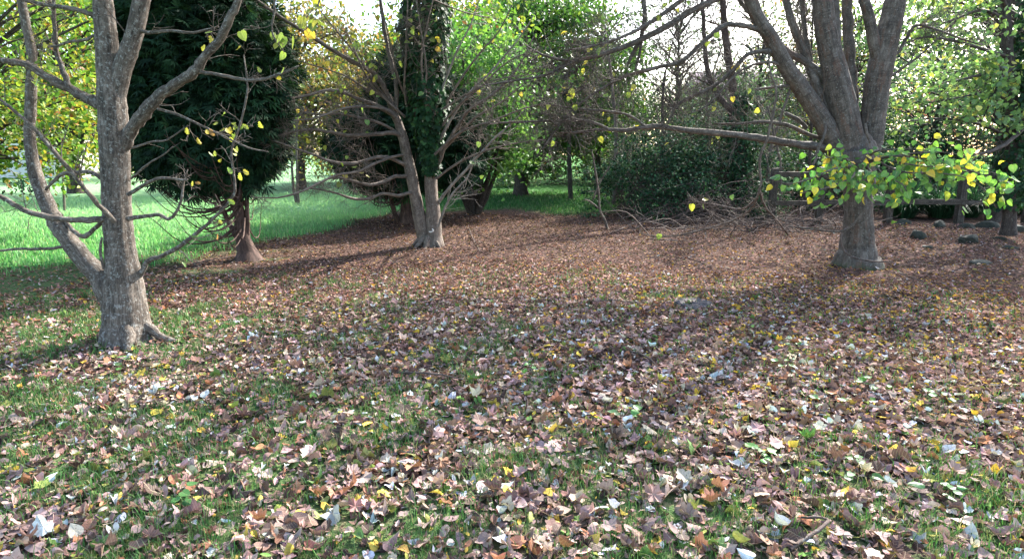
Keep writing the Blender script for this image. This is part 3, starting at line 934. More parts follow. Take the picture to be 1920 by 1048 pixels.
br3([(762, 290, 0, 7), (735, 295, -.3, 6), (700, 308, -.6, 6), (670, 322, -.9, 6), (633, 328, -1.2, 6), (603, 341, -1.5, 5.5), (563, 360, -1.8, 5), (520, 371, -2.1, 4), (470, 370, -2.4, 2)], 12, 0.5)
br3([(755, 255, 0, 7), (715, 232, -.2, 6.5), (680, 222, -.4, 6), (640, 214, -.6, 5), (600, 215, -.8, 4), (560, 208, -1, 3)], 14, 0.5)
br3([(750, 228, 0, 7), (720, 205, -.3, 6), (680, 200, -.6, 6), (640, 205, -1, 5), (590, 222, -1.3, 4), (550, 226, -1.5, 2.5)], 14, 0.5)
for i, (x1, y1, x2, y2_, x3, y3) in enumerate([(770, 200, 740, 120, 720, 30), (760, 220, 690, 150, 650, 60), (765, 215, 760, 120, 765, -20), (775, 230, 800, 140, 780, 0), (745, 210, 680, 120, 600, 20), (735, 190, 640, 140, 545, 110)]):
    br3([(x1, y1, 0, 6), ((x1 + x2) / 2 - 4, (y1 + y2_) / 2, -.2, 5), (x2, y2_, -.4, 4), (x3, y3, -.6, 2.5)], 12, 0.6)
# pale whippy branches fanning up to the right
fan = [[(822, 380, 8), (843, 352, 7), (870, 323, 6.5), (897, 293, 6), (925, 262, 5), (955, 235, 3.5), (985, 205, 2)],
       [(818, 318, 9), (835, 275, 8.5), (850, 250, 8), (865, 228, 7.5), (878, 208, 7), (905, 190, 6.5), (930, 172, 6), (960, 142, 5), (985, 105, 4), (1000, 70, 2.5)],
       [(815, 300, 7), (850, 262, 6), (890, 222, 5), (935, 195, 4), (980, 160, 2.5)],
       [(815, 280, 7), (845, 225, 6), (880, 175, 5), (925, 130, 4), (975, 70, 3), (1000, 30, 2)],
       [(812, 250, 6), (840, 190, 5.5), (870, 140, 5), (900, 100, 4), (935, 60, 3), (960, 10, 2)],
       [(812, 262, 6), (850, 208, 5), (905, 160, 4.5), (950, 118, 3.5), (1010, 90, 2)],
       [(810, 225, 6), (835, 150, 5), (860, 90, 4), (885, 40, 3), (905, -20, 2)],
       [(818, 335, 6), (860, 305, 5), (905, 285, 4), (960, 270, 3), (1020, 262, 2)],
       [(815, 290, 6), (860, 250, 5), (920, 228, 4.5), (980, 205, 3.5), (1040, 190, 2)],
       [(822, 425, 6), (832, 395, 5.5), (850, 362, 5), (875, 335, 4), (890, 300, 2.5)],
       [(800, 200, 6), (790, 120, 5), (800, 50, 4), (820, -30, 2)],
       [(815, 215, 5), (870, 180, 4), (930, 150, 3), (1000, 140, 2)]]
for k, f in enumerate(fan):
    br3([(a, b, -0.12 * j - 0.03 * k, w) for j, (a, b, w) in enumerate(f)], 6, 0.6, 1, bark=B_PALE if k % 3 == 0 else B_TWIN, bias=(0.12, 0, 0.12))
# ivy on the right trunk
m = MB()
nI = 9000
zz = rng3.uniform(1.25, 6.2, nI); aa = rng3.uniform(0, 2 * np.pi, nI)
rI = 0.12 + 0.24 * sstep(1.2, 2.6, zz) * (0.15 + 1.7 * fbm(aa * 1.6, zz * 2.2, 8)) * rng3.uniform(0.5, 1.1, nI) ** 0.5
cI = P(806, 250, E)
pos = np.c_[cI[0] - 0.02 * (zz - 1.5) + np.cos(aa) * rI, cI[1] + np.sin(aa) * rI, zz]
axv = np.c_[np.cos(aa) * .3, np.sin(aa) * .3, -np.ones(nI)] + rng3.normal(0, .4, (nI, 3))
nmv = np.c_[np.cos(aa), np.sin(aa), np.full(nI, .5)] + rng3.normal(0, .35, (nI, 3))
col, _ = pick(rng3, IVYC, nI, 0.25)
m.scatter(make_leaf('lime', .1, .1, 0, 1), pos, rot_from(axv, nmv), 0.075 * rng3.uniform(.6, 1.3, nI), col)
m.build('ivy', M_IVY, T3)
big3 = [t for t in tw3 if -3.4 < t[-1][0] < 0.2 and 1.2 < t[-1][2] < 4]
hang_leaves(rng3, big3, 110, 0.085, YLIME, T3, 'lime')
crown_tree('crown', '', b3[0], b3[1], 9.5, 3.2, 3.3, 50, 3600, 0.11, YGREEN, 6, root=T3, make_trunk=False, trunk_r=0.06, bark=B_TWIN, kinds=('oval',), clump=0.36, starts=[P(798, -80, E), P(800, -250, E), P(705, -115, E + .1), P(765, -20, E - .6), P(420, -38, E - 1.3)])
# pale bracket fungus in the cleft
m = MB()
fp = P(807, 432, E - 0.17)
a = np.linspace(-2.2, 0.9, 12)
m.tube(np.c_[fp[0] + np.cos(a) * 0.05, np.full(12, fp[1]) - 0.02 * np.sin(a), fp[2] + np.sin(a) * 0.03], 0.008 + 0.006 * np.sin(np.linspace(0, 3.1, 12)), 6)
tag(m.build('bracket_fungus', M_FUNGUS), 'small white curled fungus at the foot of the two-trunked lime', 'fungus')

# ================================================================== HAZEL, BEECH, FAR TREES
rngh = np.random.default_rng(44)
bh = G(888, 402); H = bh[1]
TH = thing('hazel_bush', 'multi-stemmed hazel fanning dark stems from one stool', 'shrub', (bh[0], bh[1], float(ground_z(bh[0], bh[1]))))
twh = []
for (a, b, c, d) in [(846, 318, 825, 250), (858, 322, 840, 240), (862, 290, 850, 200), (878, 300, 872, 200), (886, 290, 884, 180), (898, 300, 903, 190), (910, 300, 925, 200), (925, 305, 945, 235), (940, 300, 965, 255), (918, 325, 938, 290), (850, 340, 815, 300), (868, 340, 850, 300)]:
    m = MB()
    dd = rngh.uniform(-.5, .5)
    p, r = limb(m, [(888 + (a - 888) * .12, 406, H, 10), (888 + (a - 888) * .45, 372, H + dd * .4, 9), (a, b, H + dd, 7), (c, d, H + dd * 1.6, 5), (c + (c - a) * .8, d - 110, H + dd * 2, 3)], rngh, 7, 4, .08)
    grow(m, rngh, p, r, 7, 0.8, 1, (0, 0, .1), out=twh)
    m.build('stem', B_DARK, TH)
m = MB()
leaves_on(rngh, [t for t in twh if t[-1][2] > 1.35], 10500, 0.10, [((0.10, 0.23, 0.05), 4), ((0.15, 0.28, 0.06), 3), ((0.06, 0.15, 0.04), 2)], m, ('lime',), spread=0.3)
m.build('crown', M_FOLIAGE, TH)

bb = G(976, 368)
TB = crown_tree('hornbeam_tree', 'green hornbeam with a low spreading crown behind the hazel', bb[0], bb[1], 7.4, 3.5, 1.05, 120, 34000, 0.17, [((0.05, 0.125, 0.025), 4), ((0.075, 0.16, 0.03), 3), ((0.11, 0.17, 0.03), 1.5), ((0.035, 0.085, 0.02), 3)], 45,
                trunk_r=0.25, bark=B_DARK, kinds=('diamond',), flat=0.30, clump=0.44, center=(bb[0] + 0.6, bb[1], 4.2))

# the far trees round the meadow and behind the thicket
far = [
    ('yellowing oak with bright leaves hanging over the meadow at the far left', -11.4, 11.6, 6.5, 2.6, 0.9, 90, 13000, 0.12, YGREEN, 'oak_tree', ('oval',), 0.13, .40),
    ('tall olive green tree on the left skyline beyond the front maple', -17, 24, 9, 4.4, 1.2, 80, 12000, 0.22, YGREEN, 'oak_tree', ('diamond',), 0.25, .5),
    ('golden autumn tree seen in the gap right of the dark cypress', -9.2, 27, 8, 3.6, 1.0, 80, 13000, 0.21, OLIVE, 'ash_tree', ('diamond',), 0.2, .5),
    ('bushy yellow-green tree low behind the meadow and the drooping branches', -7.4, 34, 8, 3.6, 0.5, 70, 10000, 0.24, YGREEN, 'ash_tree', ('diamond',), 0.2, .55),
    ('pale green tree far behind the two-trunked lime', -4.0, 36, 10, 4.8, 1.0, 80, 12000, 0.26, YGREEN, 'ash_tree', ('diamond',), 0.22, .5),
    ('dull green tree at the far end of the meadow left of the cypress', -25, 38, 11, 5.4, 0.6, 70, 9000, 0.30, YGREEN, 'oak_tree', ('diamond',), 0.25, .5),
    ('russet and green maple behind the hornbeam top', 0.6, 31, 10, 3.8, 3.0, 70, 10000, 0.22, OLIVE, 'field_maple', ('diamond',), 0.22, .5),
    ('misty grey-green willow beyond the bramble thicket', 7.0, 33, 5.2, 3.4, 0.4, 80, 10000, 0.17, BLUEGR, 'willow_tree', ('diamond',), 0.15, .5),
    ('second pale willow right of the misty one, with thin twigs', 11.0, 30, 5.6, 3.2, 0.4, 70, 8000, 0.17, BLUEGR, 'willow_tree', ('diamond',), 0.15, .5),
    ('loose green thorn tree beside the leaning brown trunk', 7.4, 21, 4.6, 2.2, 1.0, 55, 4500, 0.12, BLUEGR, 'thorn_tree', ('diamond',), 0.10, .5),
    ('bushy green alder seen between the stems of the big right-hand tree', 14.5, 27, 8.5, 3.8, 0.4, 70, 9000, 0.18, BLUEGR + YGREEN, 'alder_tree', ('diamond',), 0.18, .5),
    ('light green lime crown filling the sky right of the big stems', 11.2, 14.2, 7.5, 3.0, 2.1, 70, 3600, 0.10, [((0.16, 0.27, 0.10), 4), ((0.25, 0.36, 0.12), 3), ((0.42, 0.41, 0.11), 1), ((0.09, 0.16, 0.08), 3)], 'lime_tree', ('lime',), 0.14, .4),
    ('green hazel-like tree on the right skyline behind the fence', 19, 24, 8.5, 3.8, 0.8, 70, 8000, 0.17, BLUEGR + YGREEN, 'alder_tree', ('diamond',), 0.2, .5),
    ('red-leaved acer glowing behind the fence on the right', 15.4, 21.5, 4.4, 1.6, 1.5, 30, 1500, 0.13, RUSSET, 'acer_tree', ('diamond',), 0.08, .5),
    ('twiggy grey tree in the gap behind the ivy thicket', 6.2, 24, 7.6, 2.8, 1.0, 60, 3000, 0.12, BLUEGR, 'willow_tree', ('diamond',), 0.12, .5),
    ('thin-leaved twiggy tree behind the slanting brown trunk', 9.6, 24.5, 8.2, 2.8, 1.2, 60, 3200, 0.12, BLUEGR + OLIVE, 'willow_tree', ('diamond',), 0.13, .5),
    ('twiggy tree with a few leaves left of the white sky gap', 3.6, 26, 8.5, 2.8, 1.2, 60, 4200, 0.13, BLUEGR + GREEN, 'willow_tree', ('diamond',), 0.13, .5),
    ('dark leafy alder behind the fence right of the big stems', 13.2, 19.5, 6.8, 2.6, 0.8, 60, 5200, 0.12, BLUEGR + BRAM, 'alder_tree', ('diamond',), 0.13, .5),
    ('dark alder at the far right behind the ivy-clad trunk', 17.0, 19.0, 7.2, 2.8, 0.6, 60, 5200, 0.13, BLUEGR + BRAM, 'alder_tree', ('diamond',), 0.14, .5),
    ('tall thin ash behind the russet maple and the hornbeam', 4.6, 38, 6.4, 3.6, 0.6, 70, 9000, 0.24, BLUEGR + OLIVE, 'ash_tree', ('diamond',), 0.2, .5),
    ('distant grey-green tree filling the gap behind the big right-hand stems', 20.0, 36, 8.5, 4.4, 0.4, 70, 9000, 0.24, BLUEGR, 'alder_tree', ('diamond',), 0.2, .5),
]
for i, (lab, X, Y, h, rad, z0, nc, nl, lf, pal, nm, kd, tr, cl) in enumerate(far):
    crown_tree(nm, lab, X, Y, h, rad, z0, nc, nl, lf, pal, 200 + i, kinds=kd, trunk_r=tr, clump=cl, lean=(2.4, -.3) if i == 0 else (0, 0), bare={7: 2, 8: 2, 9: 3, 14: 5, 15: 5, 16: 5, 17: 2}.get(i, 0))
hedge_rng = np.random.default_rng(70)


def bush(name, label, cat, X, Y, rx, ry, h, n, leaf, pal, seed, mat=None, kinds=('oval',), nstem=14, bark=None, group=None):
    rg = np.random.default_rng(seed)
    gz = float(ground_z(X, Y))
    t = thing(name, label, cat, (X, Y, gz), group)
    nc = max(8, int(n / 90))
    u = rg.uniform(-1, 1, (nc, 2)); 
    cz = h * rg.uniform(0.1, 1, nc) * np.sqrt(np.clip(1 - 0.75 * (u ** 2).sum(1) / 1.4, 0.05, 1))
    ctr = np.c_[X + u[:, 0] * rx, Y + u[:, 1] * ry, gz + cz]
    k = rg.integers(0, nc, n)
    pos = ctr[k] + rg.normal(0, 0.22, (n, 3)) * np.array([1, 1, .7]) * max(.5, min(1.6, rx * .5))
    pos[:, 2] = np.maximum(pos[:, 2], gz + 0.03)
    m = MB(); put_leaves(rg, pos, leaf, pal, m, kinds, 0.2, 0.8, 0.25)
    m.build('foliage', mat or M_DENSE, t)
    m = MB()
    for c in ctr[:nstem * 3]:
        b = np.array([X + rg.uniform(-.6, .6) * rx, Y + rg.uniform(-.6, .6) * ry, gz])
        mid = (b + c) / 2 + rg.normal(0, .15, 3) + [0, 0, .2]
        p, r = catmull(np.array([b, mid, c, c + (c - mid) * .5 + [0, 0, -.15]]), np.array([.012, .009, .006, .003]), 3)
        m.tube(p, r, 4, cap=False)
        grow(m, rg, p, r, 5, .7, 0, (0, 0, .12), thick=.01, rmin=.0025)
    m.build('stems', bark or B_BRUSH, t)
    return t


bush('hedge', 'sunlit pale hedge at the far end of the meadow', 'hedge', -26, 46, 16, 1.2, 3.4, 9000, 0.28, YGREEN, 71, M_FOLIAGE)
bush('hedge', 'yellowish hedge beyond the meadow seen under the drooping lime branches', 'hedge', -5, 44, 7, 1.2, 3.4, 6000, 0.26, YGREEN, 72, M_FOLIAGE)
bush('reed_bank', 'pale reedy bank beyond the grass right of the hornbeam trunk', 'bank', 2.6, 31, 3.4, 1.0, 1.7, 2200, 0.2, [((0.16, 0.22, 0.14), 3), ((0.10, 0.17, 0.09), 3)], 73, M_FOLIAGE)
bush('holly_bush', 'dark evergreen bush at the right end of the grass strip', 'bush', 4.6, 20.5, 1.4, 1.1, 1.9, 2600, 0.10, BRAM, 74, kinds=('lime',))
bush('bramble_thicket', 'low dark bramble thicket behind the thin bare sapling', 'thicket', 3.7, 16.8, 1.7, 1.3, 2.2, 7500, 0.065, BRAM + BLUEGR[:2], 75, kinds=('lime',), nstem=60)
bush('ivy_thicket', 'tall ivy-smothered thicket around the leaning brown trunk', 'thicket', 5.7, 17.4, 1.7, 1.3, 3.1, 10500, 0.065, BRAM + BLUEGR[:2], 76, kinds=('lime',), nstem=60)
bush('bramble_thicket', 'straggly bramble under the long horizontal bough', 'thicket', 4.9, 15.2, 1.9, 0.8, 1.1, 4200, 0.055, BRAM, 77, kinds=('lime',), nstem=50)
bush('laurel_bush', 'dark glossy bush behind the fence left of the big trunk', 'bush', 8.6, 17.2, 1.0, 0.8, 1.7, 2600, 0.10, BRAM, 78, M_IVY, ('oval',))
bush('shrub', 'greyish shrub behind the fence right of the big trunk', 'shrub', 11.8, 16.6, 1.6, 1.0, 1.9, 3600, 0.085, BRAM + BLUEGR, 79, kinds=('oval',), nstem=26)
bush('shrub', 'dark green shrub at the right edge behind the fence', 'shrub', 14.8, 16.0, 1.8, 1.0, 2.2, 3600, 0.10, BLUEGR + BRAM, 80, kinds=('lime',), nstem=20)
bush('hedge', 'dark overgrown hedge running behind the post and rail fence', 'hedge', 12.6, 18.6, 5.6, .8, 2.0, 11000, 0.10, BRAM + BLUEGR[:1], 83, kinds=('diamond',), nstem=60)
bush('flowering_shrub', 'mauve-pink flowering shrub at the right edge beyond the fence', 'shrub', 17.4, 18.6, 1.0, 0.7, 1.7, 1300, 0.09, PINK, 81, M_FOLIAGE)
for k, (lab, X, Y, rx, h, pal) in enumerate([('pale grey-green bush beyond the thicket left of the gap to the house', 7.6, 26, 1.9, 2.7, BLUEGR), ('second pale bush right of the gap to the house', 12.4, 25, 1.7, 3.4, BLUEGR),
        ('tall pale bush behind the big right-hand tree', 15.6, 26, 1.9, 3.6, BLUEGR), ('green bush behind the fence between big tree and acer', 12.8, 20, 1.4, 2.6, BLUEGR + BRAM), ('dense bush at the far right behind the fence', 18.8, 22, 2.0, 3.4, BLUEGR + YGREEN),
        ('low bush beyond the reeds right of the hornbeam', 5.2, 27, 1.8, 2.4, BLUEGR)]):
    bush('bush', lab, 'bush', X, Y, rx, 1.0, h, 3600, 0.15, pal, 90 + k, M_FOLIAGE, ('diamond',))
bush('bush', 'dark bluish bush at the left edge beyond the meadow', 'bush', -15.2, 16.5, 1.5, 1.1, 2.0, 2600, 0.12, BRAM, 82)

# brown leaning double trunk with ivy tangle
rng8 = np.random.default_rng(88)
b8 = np.array([P(1390, 300, 17)[0], 17.0, 0.0])
T8 = thing('alder_snag', 'reddish brown forked trunk rising out of the ivy thicket', 'tree', (b8[0], b8[1], float(ground_z(b8[0], b8[1]))))
m = MB()
p8, r8 = limb(m, [(1392, 400, 17, 26), (1390, 330, 17, 24), (1384, 270, 17, 22), (1377, 222, 17, 20), (1374, 167, 17, 16), (1364, 100, 17, 14), (1357, 33, 17, 12), (1352, -60, 17, 10), (1345, -200, 17, 5)], rng8, 10, 4, .08)
grow(m, rng8, p8, r8, 22, 1.6, 1, (0, 0, .1), t0=.4)
m.build('trunk', B_SNAG, T8)
m = MB()
p8, r8 = limb(m, [(1378, 222, 17, 13), (1363, 200, 17, 12), (1342, 172, 17, 11), (1328, 138, 17, 10), (1322, 90, 17, 9), (1318, 20, 17, 7), (1312, -80, 17, 4)], rng8, 8, 4, .1)
grow(m, rng8, p8, r8, 20, 1.4, 1, (0, 0, .05), t0=.2)
m.build('trunk', B_SNAG, T8)
m = MB()
nI = 2600; zz = rng8.uniform(0, 3.2, nI); aa = rng8.uniform(0, 6.28, nI); rI = rng8.uniform(.15, .55, nI) * (1.25 - zz / 4)
col, _ = pick(rng8, BRAM, nI, .25)
put = np.c_[b8[0] + np.cos(aa) * rI - 0.05 * zz, 17 + np.sin(aa) * rI, zz]
m.scatter(make_leaf('lime', .1, .1, 0, 1), put, rot_from(rng8.normal(0, .5, (nI, 3)) + [0, 0, -1], np.c_[np.cos(aa), np.sin(aa), np.full(nI, .4)] + rng8.normal(0, .4, (nI, 3))), .085 * rng8.uniform(.6, 1.3, nI), col)
m.build('ivy', M_IVY, T8)

# ================================================================== BIG RIGHT TREE
rng9 = np.random.default_rng(99)
b9 = G(1606, 492); Q = b9[1]
gz9 = float(ground_z(b9[0], b9[1]))
T9 = thing('lime_tree', 'big many-stemmed lime on the right with a low spray of heart-shaped leaves', 'tree', (b9[0], b9[1], gz9))
mb = MB()
limb(mb, [(1606, 512, Q, 82), (1606, 490, Q, 76), (1608, 465, Q, 66), (1610, 430, Q, 58), (1610, 390, Q, 53), (1609, 355, Q, 55), (1608, 330, Q, 68), (1606, 305, Q, 84), (1604, 280, Q, 84), (1602, 262, Q, 60)], rng9, 28, 5, .015,
     flare(0.22, 0.08, [(R(-120), .34), (R(-60), .30), (R(0), .36), (R(180), .40), (R(90), .3), (R(220), .3)], z0=gz9), .012)
mb.build('trunk', B_LIME, T9)
tw9 = []


def br9(spec, n=0, L=0.5, lvl=1, **k):
    s2 = [(a, b, Q + dd, w) for a, b, dd, w in spec]
    k.setdefault('thick', .010)
    return br1(s2, int(n * 2.6), L * 1.15, lvl, tree=T9, bark=k.pop('bark', B_LIME), out=k.pop('out', tw9), rg=rng9, **k)


st = dict(name='stem', sides=20, knob=0.006, jit=0.012)
br9([(1604, 365, .0, 40), (1599, 320, -.02, 50), (1594, 280, -.03, 57), (1588, 243, -.04, 57), (1578, 195, -.04, 56), (1570, 160, -.03, 54), (1562, 120, -.02, 47), (1553, 85, 0, 42), (1547, 45, 0, 40), (1542, 0, 0, 38), (1534, -90, 0, 32), (1530, -230, 0, 22), (1535, -400, 0, 8)], 0, **st)
br9([(1560, 120, 0, 28), (1564, 80, .05, 26), (1563, 40, .1, 24), (1562, 0, .12, 23), (1566, -90, .2, 18), (1575, -240, .3, 8)], 0, **st)
br9([(1612, 365, .03, 38), (1618, 330, .05, 44), (1626, 295, .05, 47), (1633, 258, .05, 48), (1640, 195, .05, 49), (1650, 130, .05, 50), (1662, 75, .05, 47), (1674, 25, .05, 43), (1682, -20, .05, 40), (1700, -120, .1, 33), (1715, -270, .2, 20), (1710, -420, .2, 8)], 0, **st)
br9([(1650, 120, .02, 26), (1640, 85, .02, 24), (1634, 55, .02, 22), (1626, 20, .02, 21), (1617, -10, .02, 20), (1600, -100, 0, 14), (1590, -230, 0, 7)], 0, **st)
br9([(1602, 345, 0, 36), (1590, 315, 0, 42), (1570, 280, -.02, 42), (1545, 232, -.05, 38), (1512, 180, -.08, 34), (1477, 130, -.12, 30), (1445, 71, -.16, 27), (1422, 36, -.18, 25), (1406, -5, -.2, 24), (1380, -90, -.2, 19), (1350, -210, -.2, 9)], 5, .8, **st)
br9([(1572, 262, 0, 24), (1552, 215, .03, 20), (1536, 172, .06, 18), (1520, 130, .1, 17), (1500, 81, .12, 15), (1477, 16, .15, 14), (1465, -60, .15, 11), (1450, -180, .2, 6)], 6, .7, name='stem', sides=12)
br9([(1521, 132, .1, 12), (1516, 95, .14, 11), (1509, 60, .18, 10), (1503, 0, .2, 9), (1498, -80, .2, 5)], 5, .7, name='stem', sides=10)
br9([(1606, 270, .12, 26), (1600, 200, .16, 23), (1596, 150, .18, 22), (1591, 81, .2, 21), (1589, 0, .22, 20), (1592, -110, .25, 14)], 3, .6, name='stem', sides=12)
br9([(1560, 158, .05, 20), (1543, 142, .05, 17), (1510, 117, .1, 15), (1471, 94, .15, 13), (1440, 66, .2, 11), (1405, 25, .25, 9), (1370, -20, .3, 6)], 8, .7)
# long level bough
br9([(1590, 290, -.02, 24), (1560, 280, -.05, 18), (1532, 276, -.08, 16), (1477, 268, -.15, 15), (1429, 260, -.2, 14), (1380, 253, -.25, 13), (1307, 247, -.35, 11), (1240, 238, -.45, 10), (1207, 239, -.5, 8.5), (1174, 245, -.55, 8), (1127, 243, -.6, 6.5), (1090, 248, -.65, 5), (1050, 249, -.7, 3)], 12, .55)
br9([(1140, 242, -.6, 5.5), (1118, 232, -.6, 5), (1095, 226, -.65, 5), (1040, 227, -.7, 4.5), (973, 229, -.8, 4), (900, 233, -.9, 2.5)], 12, .5)
br9([(1210, 238, -.5, 6), (1180, 217, -.5, 5), (1140, 209, -.55, 4.5), (1080, 204, -.6, 4), (1030, 196, -.7, 2.5)], 10, .5)
br9([(1447, 98, -.15, 9), (1437, 96, -.2, 8), (1402, 103, -.2, 8), (1374, 132, -.25, 7.5), (1341, 160, -.3, 7), (1304, 178, -.35, 6.5), (1270, 198, -.4, 5.5), (1252, 232, -.45, 4)], 14, .5)
br9([(1425, 55, -.18, 12), (1407, 52, -.2, 10), (1380, 47, -.25, 9.5), (1358, 48, -.25, 9), (1335, 65, -.3, 8.5), (1305, 92, -.35, 8), (1274, 117, -.4, 8), (1224, 129, -.45, 7), (1170, 144, -.5, 6), (1140, 160, -.55, 5), (1073, 207, -.7, 4), (1007, 292, -.9, 2.5)], 18, .6)
br9([(1403, -10, -.2, 14), (1370, -12, -.3, 13), (1335, 2, -.4, 12), (1298, 20, -.5, 11), (1250, 50, -.6, 11), (1207, 72, -.7, 10), (1174, 87, -.75, 9), (1127, 103, -.85, 8), (1073, 117, -1.0, 7), (1023, 141, -1.1, 5.5), (975, 150, -1.2, 4), (910, 160, -1.4, 2.5)], 20, .6)
br9([(1075, 116, -1.0, 5), (1040, 110, -1.05, 4.5), (1010, 100, -1.1, 4), (985, 85, -1.2, 2.5)], 5, .4)
br9([(1335, 2, -.4, 9), (1270, -30, -.5, 9), (1215, -20, -.6, 9), (1207, 5, -.62, 8.5), (1209, 35, -.64, 8.5), (1203, 68, -.66, 8), (1188, 97, -.68, 7), (1177, 122, -.7, 5)], 5, .3)
br9([(1205, 62, -.66, 6), (1201, 90, -.66, 5.5), (1196, 113, -.66, 5), (1190, 138, -.66, 3)], 3, .3)
br9([(1390, -60, -.2, 11), (1330, -40, -.4, 9), (1260, 15, -.7, 8), (1190, 60, -.9, 6), (1120, 85, -1.1, 4), (1060, 95, -1.3, 2.5)], 14, .5)
br9([(1477, 130, -.1, 7), (1450, 118, -.2, 6), (1420, 120, -.3, 5), (1380, 140, -.4, 4), (1330, 195, -.5, 3), (1290, 215, -.6, 2)], 10, .5)
br9([(1536, 190, 0, 8), (1510, 164, -.05, 7), (1477, 162, -.1, 6.5), (1432, 166, -.15, 5), (1415, 168, -.15, 4)], 3, .3)
br9([(1558, 265, .1, 8), (1515, 252, .1, 8), (1474, 234, .1, 7.5), (1429, 229, .1, 6.5), (1387, 232, .1, 5), (1340, 232, .1, 3)], 6, .4)
br9([(1512, 240, .05, 8), (1497, 225, 0, 8), (1473, 213, -.05, 7)], 0)
br9([(1548, 232, -.25, 5), (1546, 252, -.3, 6), (1534, 280, -.32, 5.5), (1529, 300, -.33, 5), (1520, 322, -.33, 2)], 2, .2)
br9([(1622, 232, -.25, 5), (1625, 250, -.28, 6), (1632, 268, -.28, 4)], 0)
br9([(1660, 110, 0, 8), (1685, 97, 0, 7), (1714, 50, -.05, 6), (1750, 54, -.1, 5), (1792, 70, -.2, 4), (1840, 85, -.3, 2.5)], 9, .6)
br9([(1645, 160, .1, 7), (1690, 130, .1, 5), (1730, 100, .1, 4), (1790, 40, .1, 2.5)], 7, .6)
# drooping branch that hangs to the ground, with its forks
br9([(1441, 100, -.2, 4), (1446, 140, -.3, 4), (1456, 175, -.3, 4.5), (1449, 215, -.3, 5), (1438, 262, -.3, 5), (1424, 300, -.25, 4.5), (1427, 345, -.2, 4.5), (1419, 370, -.1, 4.5), (1402, 396, .2, 4), (1359, 420, .6, 3.5), (1292, 437, 1.2, 3), (1245, 444, 1.6, 2.5), (1198, 438, 1.9, 1.5)], 10, .3, bark=B_TWIN, jit=.35)
br9([(1423, 358, -.15, 5), (1435, 388, 0, 4.5), (1455, 411, .3, 4), (1478, 440, .7, 3)], 6, .25, bark=B_BRUSH)
br9([(1420, 372, -.1, 4), (1390, 392, .3, 3.5), (1345, 385, .7, 3), (1300, 378, 1.2, 2)], 9, .3, bark=B_BRUSH)
br9([(1590, 425, -.3, 3), (1577, 440, -.4, 4), (1582, 468, -.45, 4), (1600, 482, -.5, 4), (1635, 490, -.6, 3.5), (1675, 491, -.7, 1.5)], 3, .2, bark=B_BRUSH)
br9([(1624, 388, -.5, 4), (1605, 415, -.5, 4), (1580, 434, -.5, 4), (1540, 432, -.4, 3.5), (1480, 424, 0, 3)], 4, .3)

# the low leafy spray
SP_ = MB(); spr = []
rngs = np.random.default_rng(123)
for spec in [
    [(1622, 305, 8.95, 7), (1640, 300, 8.2, 6), (1680, 293, 7.6, 5), (1760, 300, 7.2, 4), (1840, 318, 7.0, 3), (1905, 338, 6.9, 2)],
    [(1640, 300, 8.2, 5), (1690, 322, 7.4, 4), (1740, 325, 7, 4), (1800, 330, 6.8, 3), (1845, 355, 6.7, 3), (1868, 390, 6.7, 2)],
    [(1600, 310, 8.9, 5), (1590, 312, 8, 5), (1560, 318, 7.4, 4), (1520, 335, 7.2, 3), (1480, 345, 7.1, 3), (1445, 336, 7.1, 2)],
    [(1600, 312, 8.8, 5), (1600, 330, 7.5, 4), (1570, 345, 7.2, 3), (1530, 358, 7.1, 3), (1500, 362, 7.1, 2)],
    [(1625, 312, 8.8, 5), (1640, 335, 7.4, 4), (1640, 352, 7.2, 3), (1643, 378, 7.1, 2)],
    [(1650, 298, 8, 4), (1720, 287, 7.3, 4), (1780, 287, 7.2, 3), (1830, 300, 7.1, 2)],
    [(1640, 310, 8, 4), (1660, 330, 7.6, 3), (1690, 345, 7.2, 3), (1702, 362, 7.1, 2)],
    [(1600, 310, 8.7, 4), (1580, 295, 7.9, 4), (1555, 296, 7.6, 3), (1545, 290, 7.5, 2)],
    [(1620, 310, 8.7, 4), (1640, 285, 8.0, 4), (1690, 280, 7.7, 3), (1745, 283, 7.4, 2)],
    [(1660, 300, 8.0, 4), (1730, 312, 7.0, 3), (1790, 312, 6.9, 3), (1850, 330, 6.7, 2)]]:
    p, r = limb(SP_, spec, rngs, 6, 4, .08)
    spr.append(p)
    grow(SP_, rngs, p, r, 8, .30, 1, (0, -.1, -.22), out=spr, thick=.012, t0=.25)
spray = SP_.build('leafy_branch', B_LIME, T9)
hang_leaves(rngs, spr, 300, 0.086, LIMEP, spray, 'lime', face=(-0.35, -0.8, 0.6), droop=0.75, spread=0.055, sizes=(0.75, 1.25), t0=0.35)
m = MB()
leaves_on(rngs, spr, 330, 0.075, LIMEP, m, ('lime',), .7, .6, .09)
o = m.build('leaves', M_FOLIAGE, spray); o['kind'] = 'stuff'
# scattered leaves left on its other twigs, and the crown above
hang_leaves(rng9, [t for t in tw9 if 0 < t[-1][0] < 4.4 and t[-1][2] > 1.4], 60, 0.08, YLIME, T9)
hang_leaves(rng9, [t for t in tw9 if t[-1][1] > 9.6 and t[-1][2] < 1.0], 5, 0.11, YLIME, T9)
crown_tree('crown', '', b9[0], b9[1], 10, 3.6, 4.7, 46, 2300, 0.13, YGREEN, 7, root=T9, make_trunk=False, trunk_r=0.08, bark=B_LIME, kinds=('oval',), clump=0.34, starts=[P(1530, -230, Q), P(1535, -390, Q), P(1575, -230, Q + .3), P(1715, -270, Q + .2), P(1710, -410, Q + .2), P(1590, -220, Q), P(1350, -205, Q - .2), P(1450, -175, Q + .2), P(1592, -105, Q + .25)])

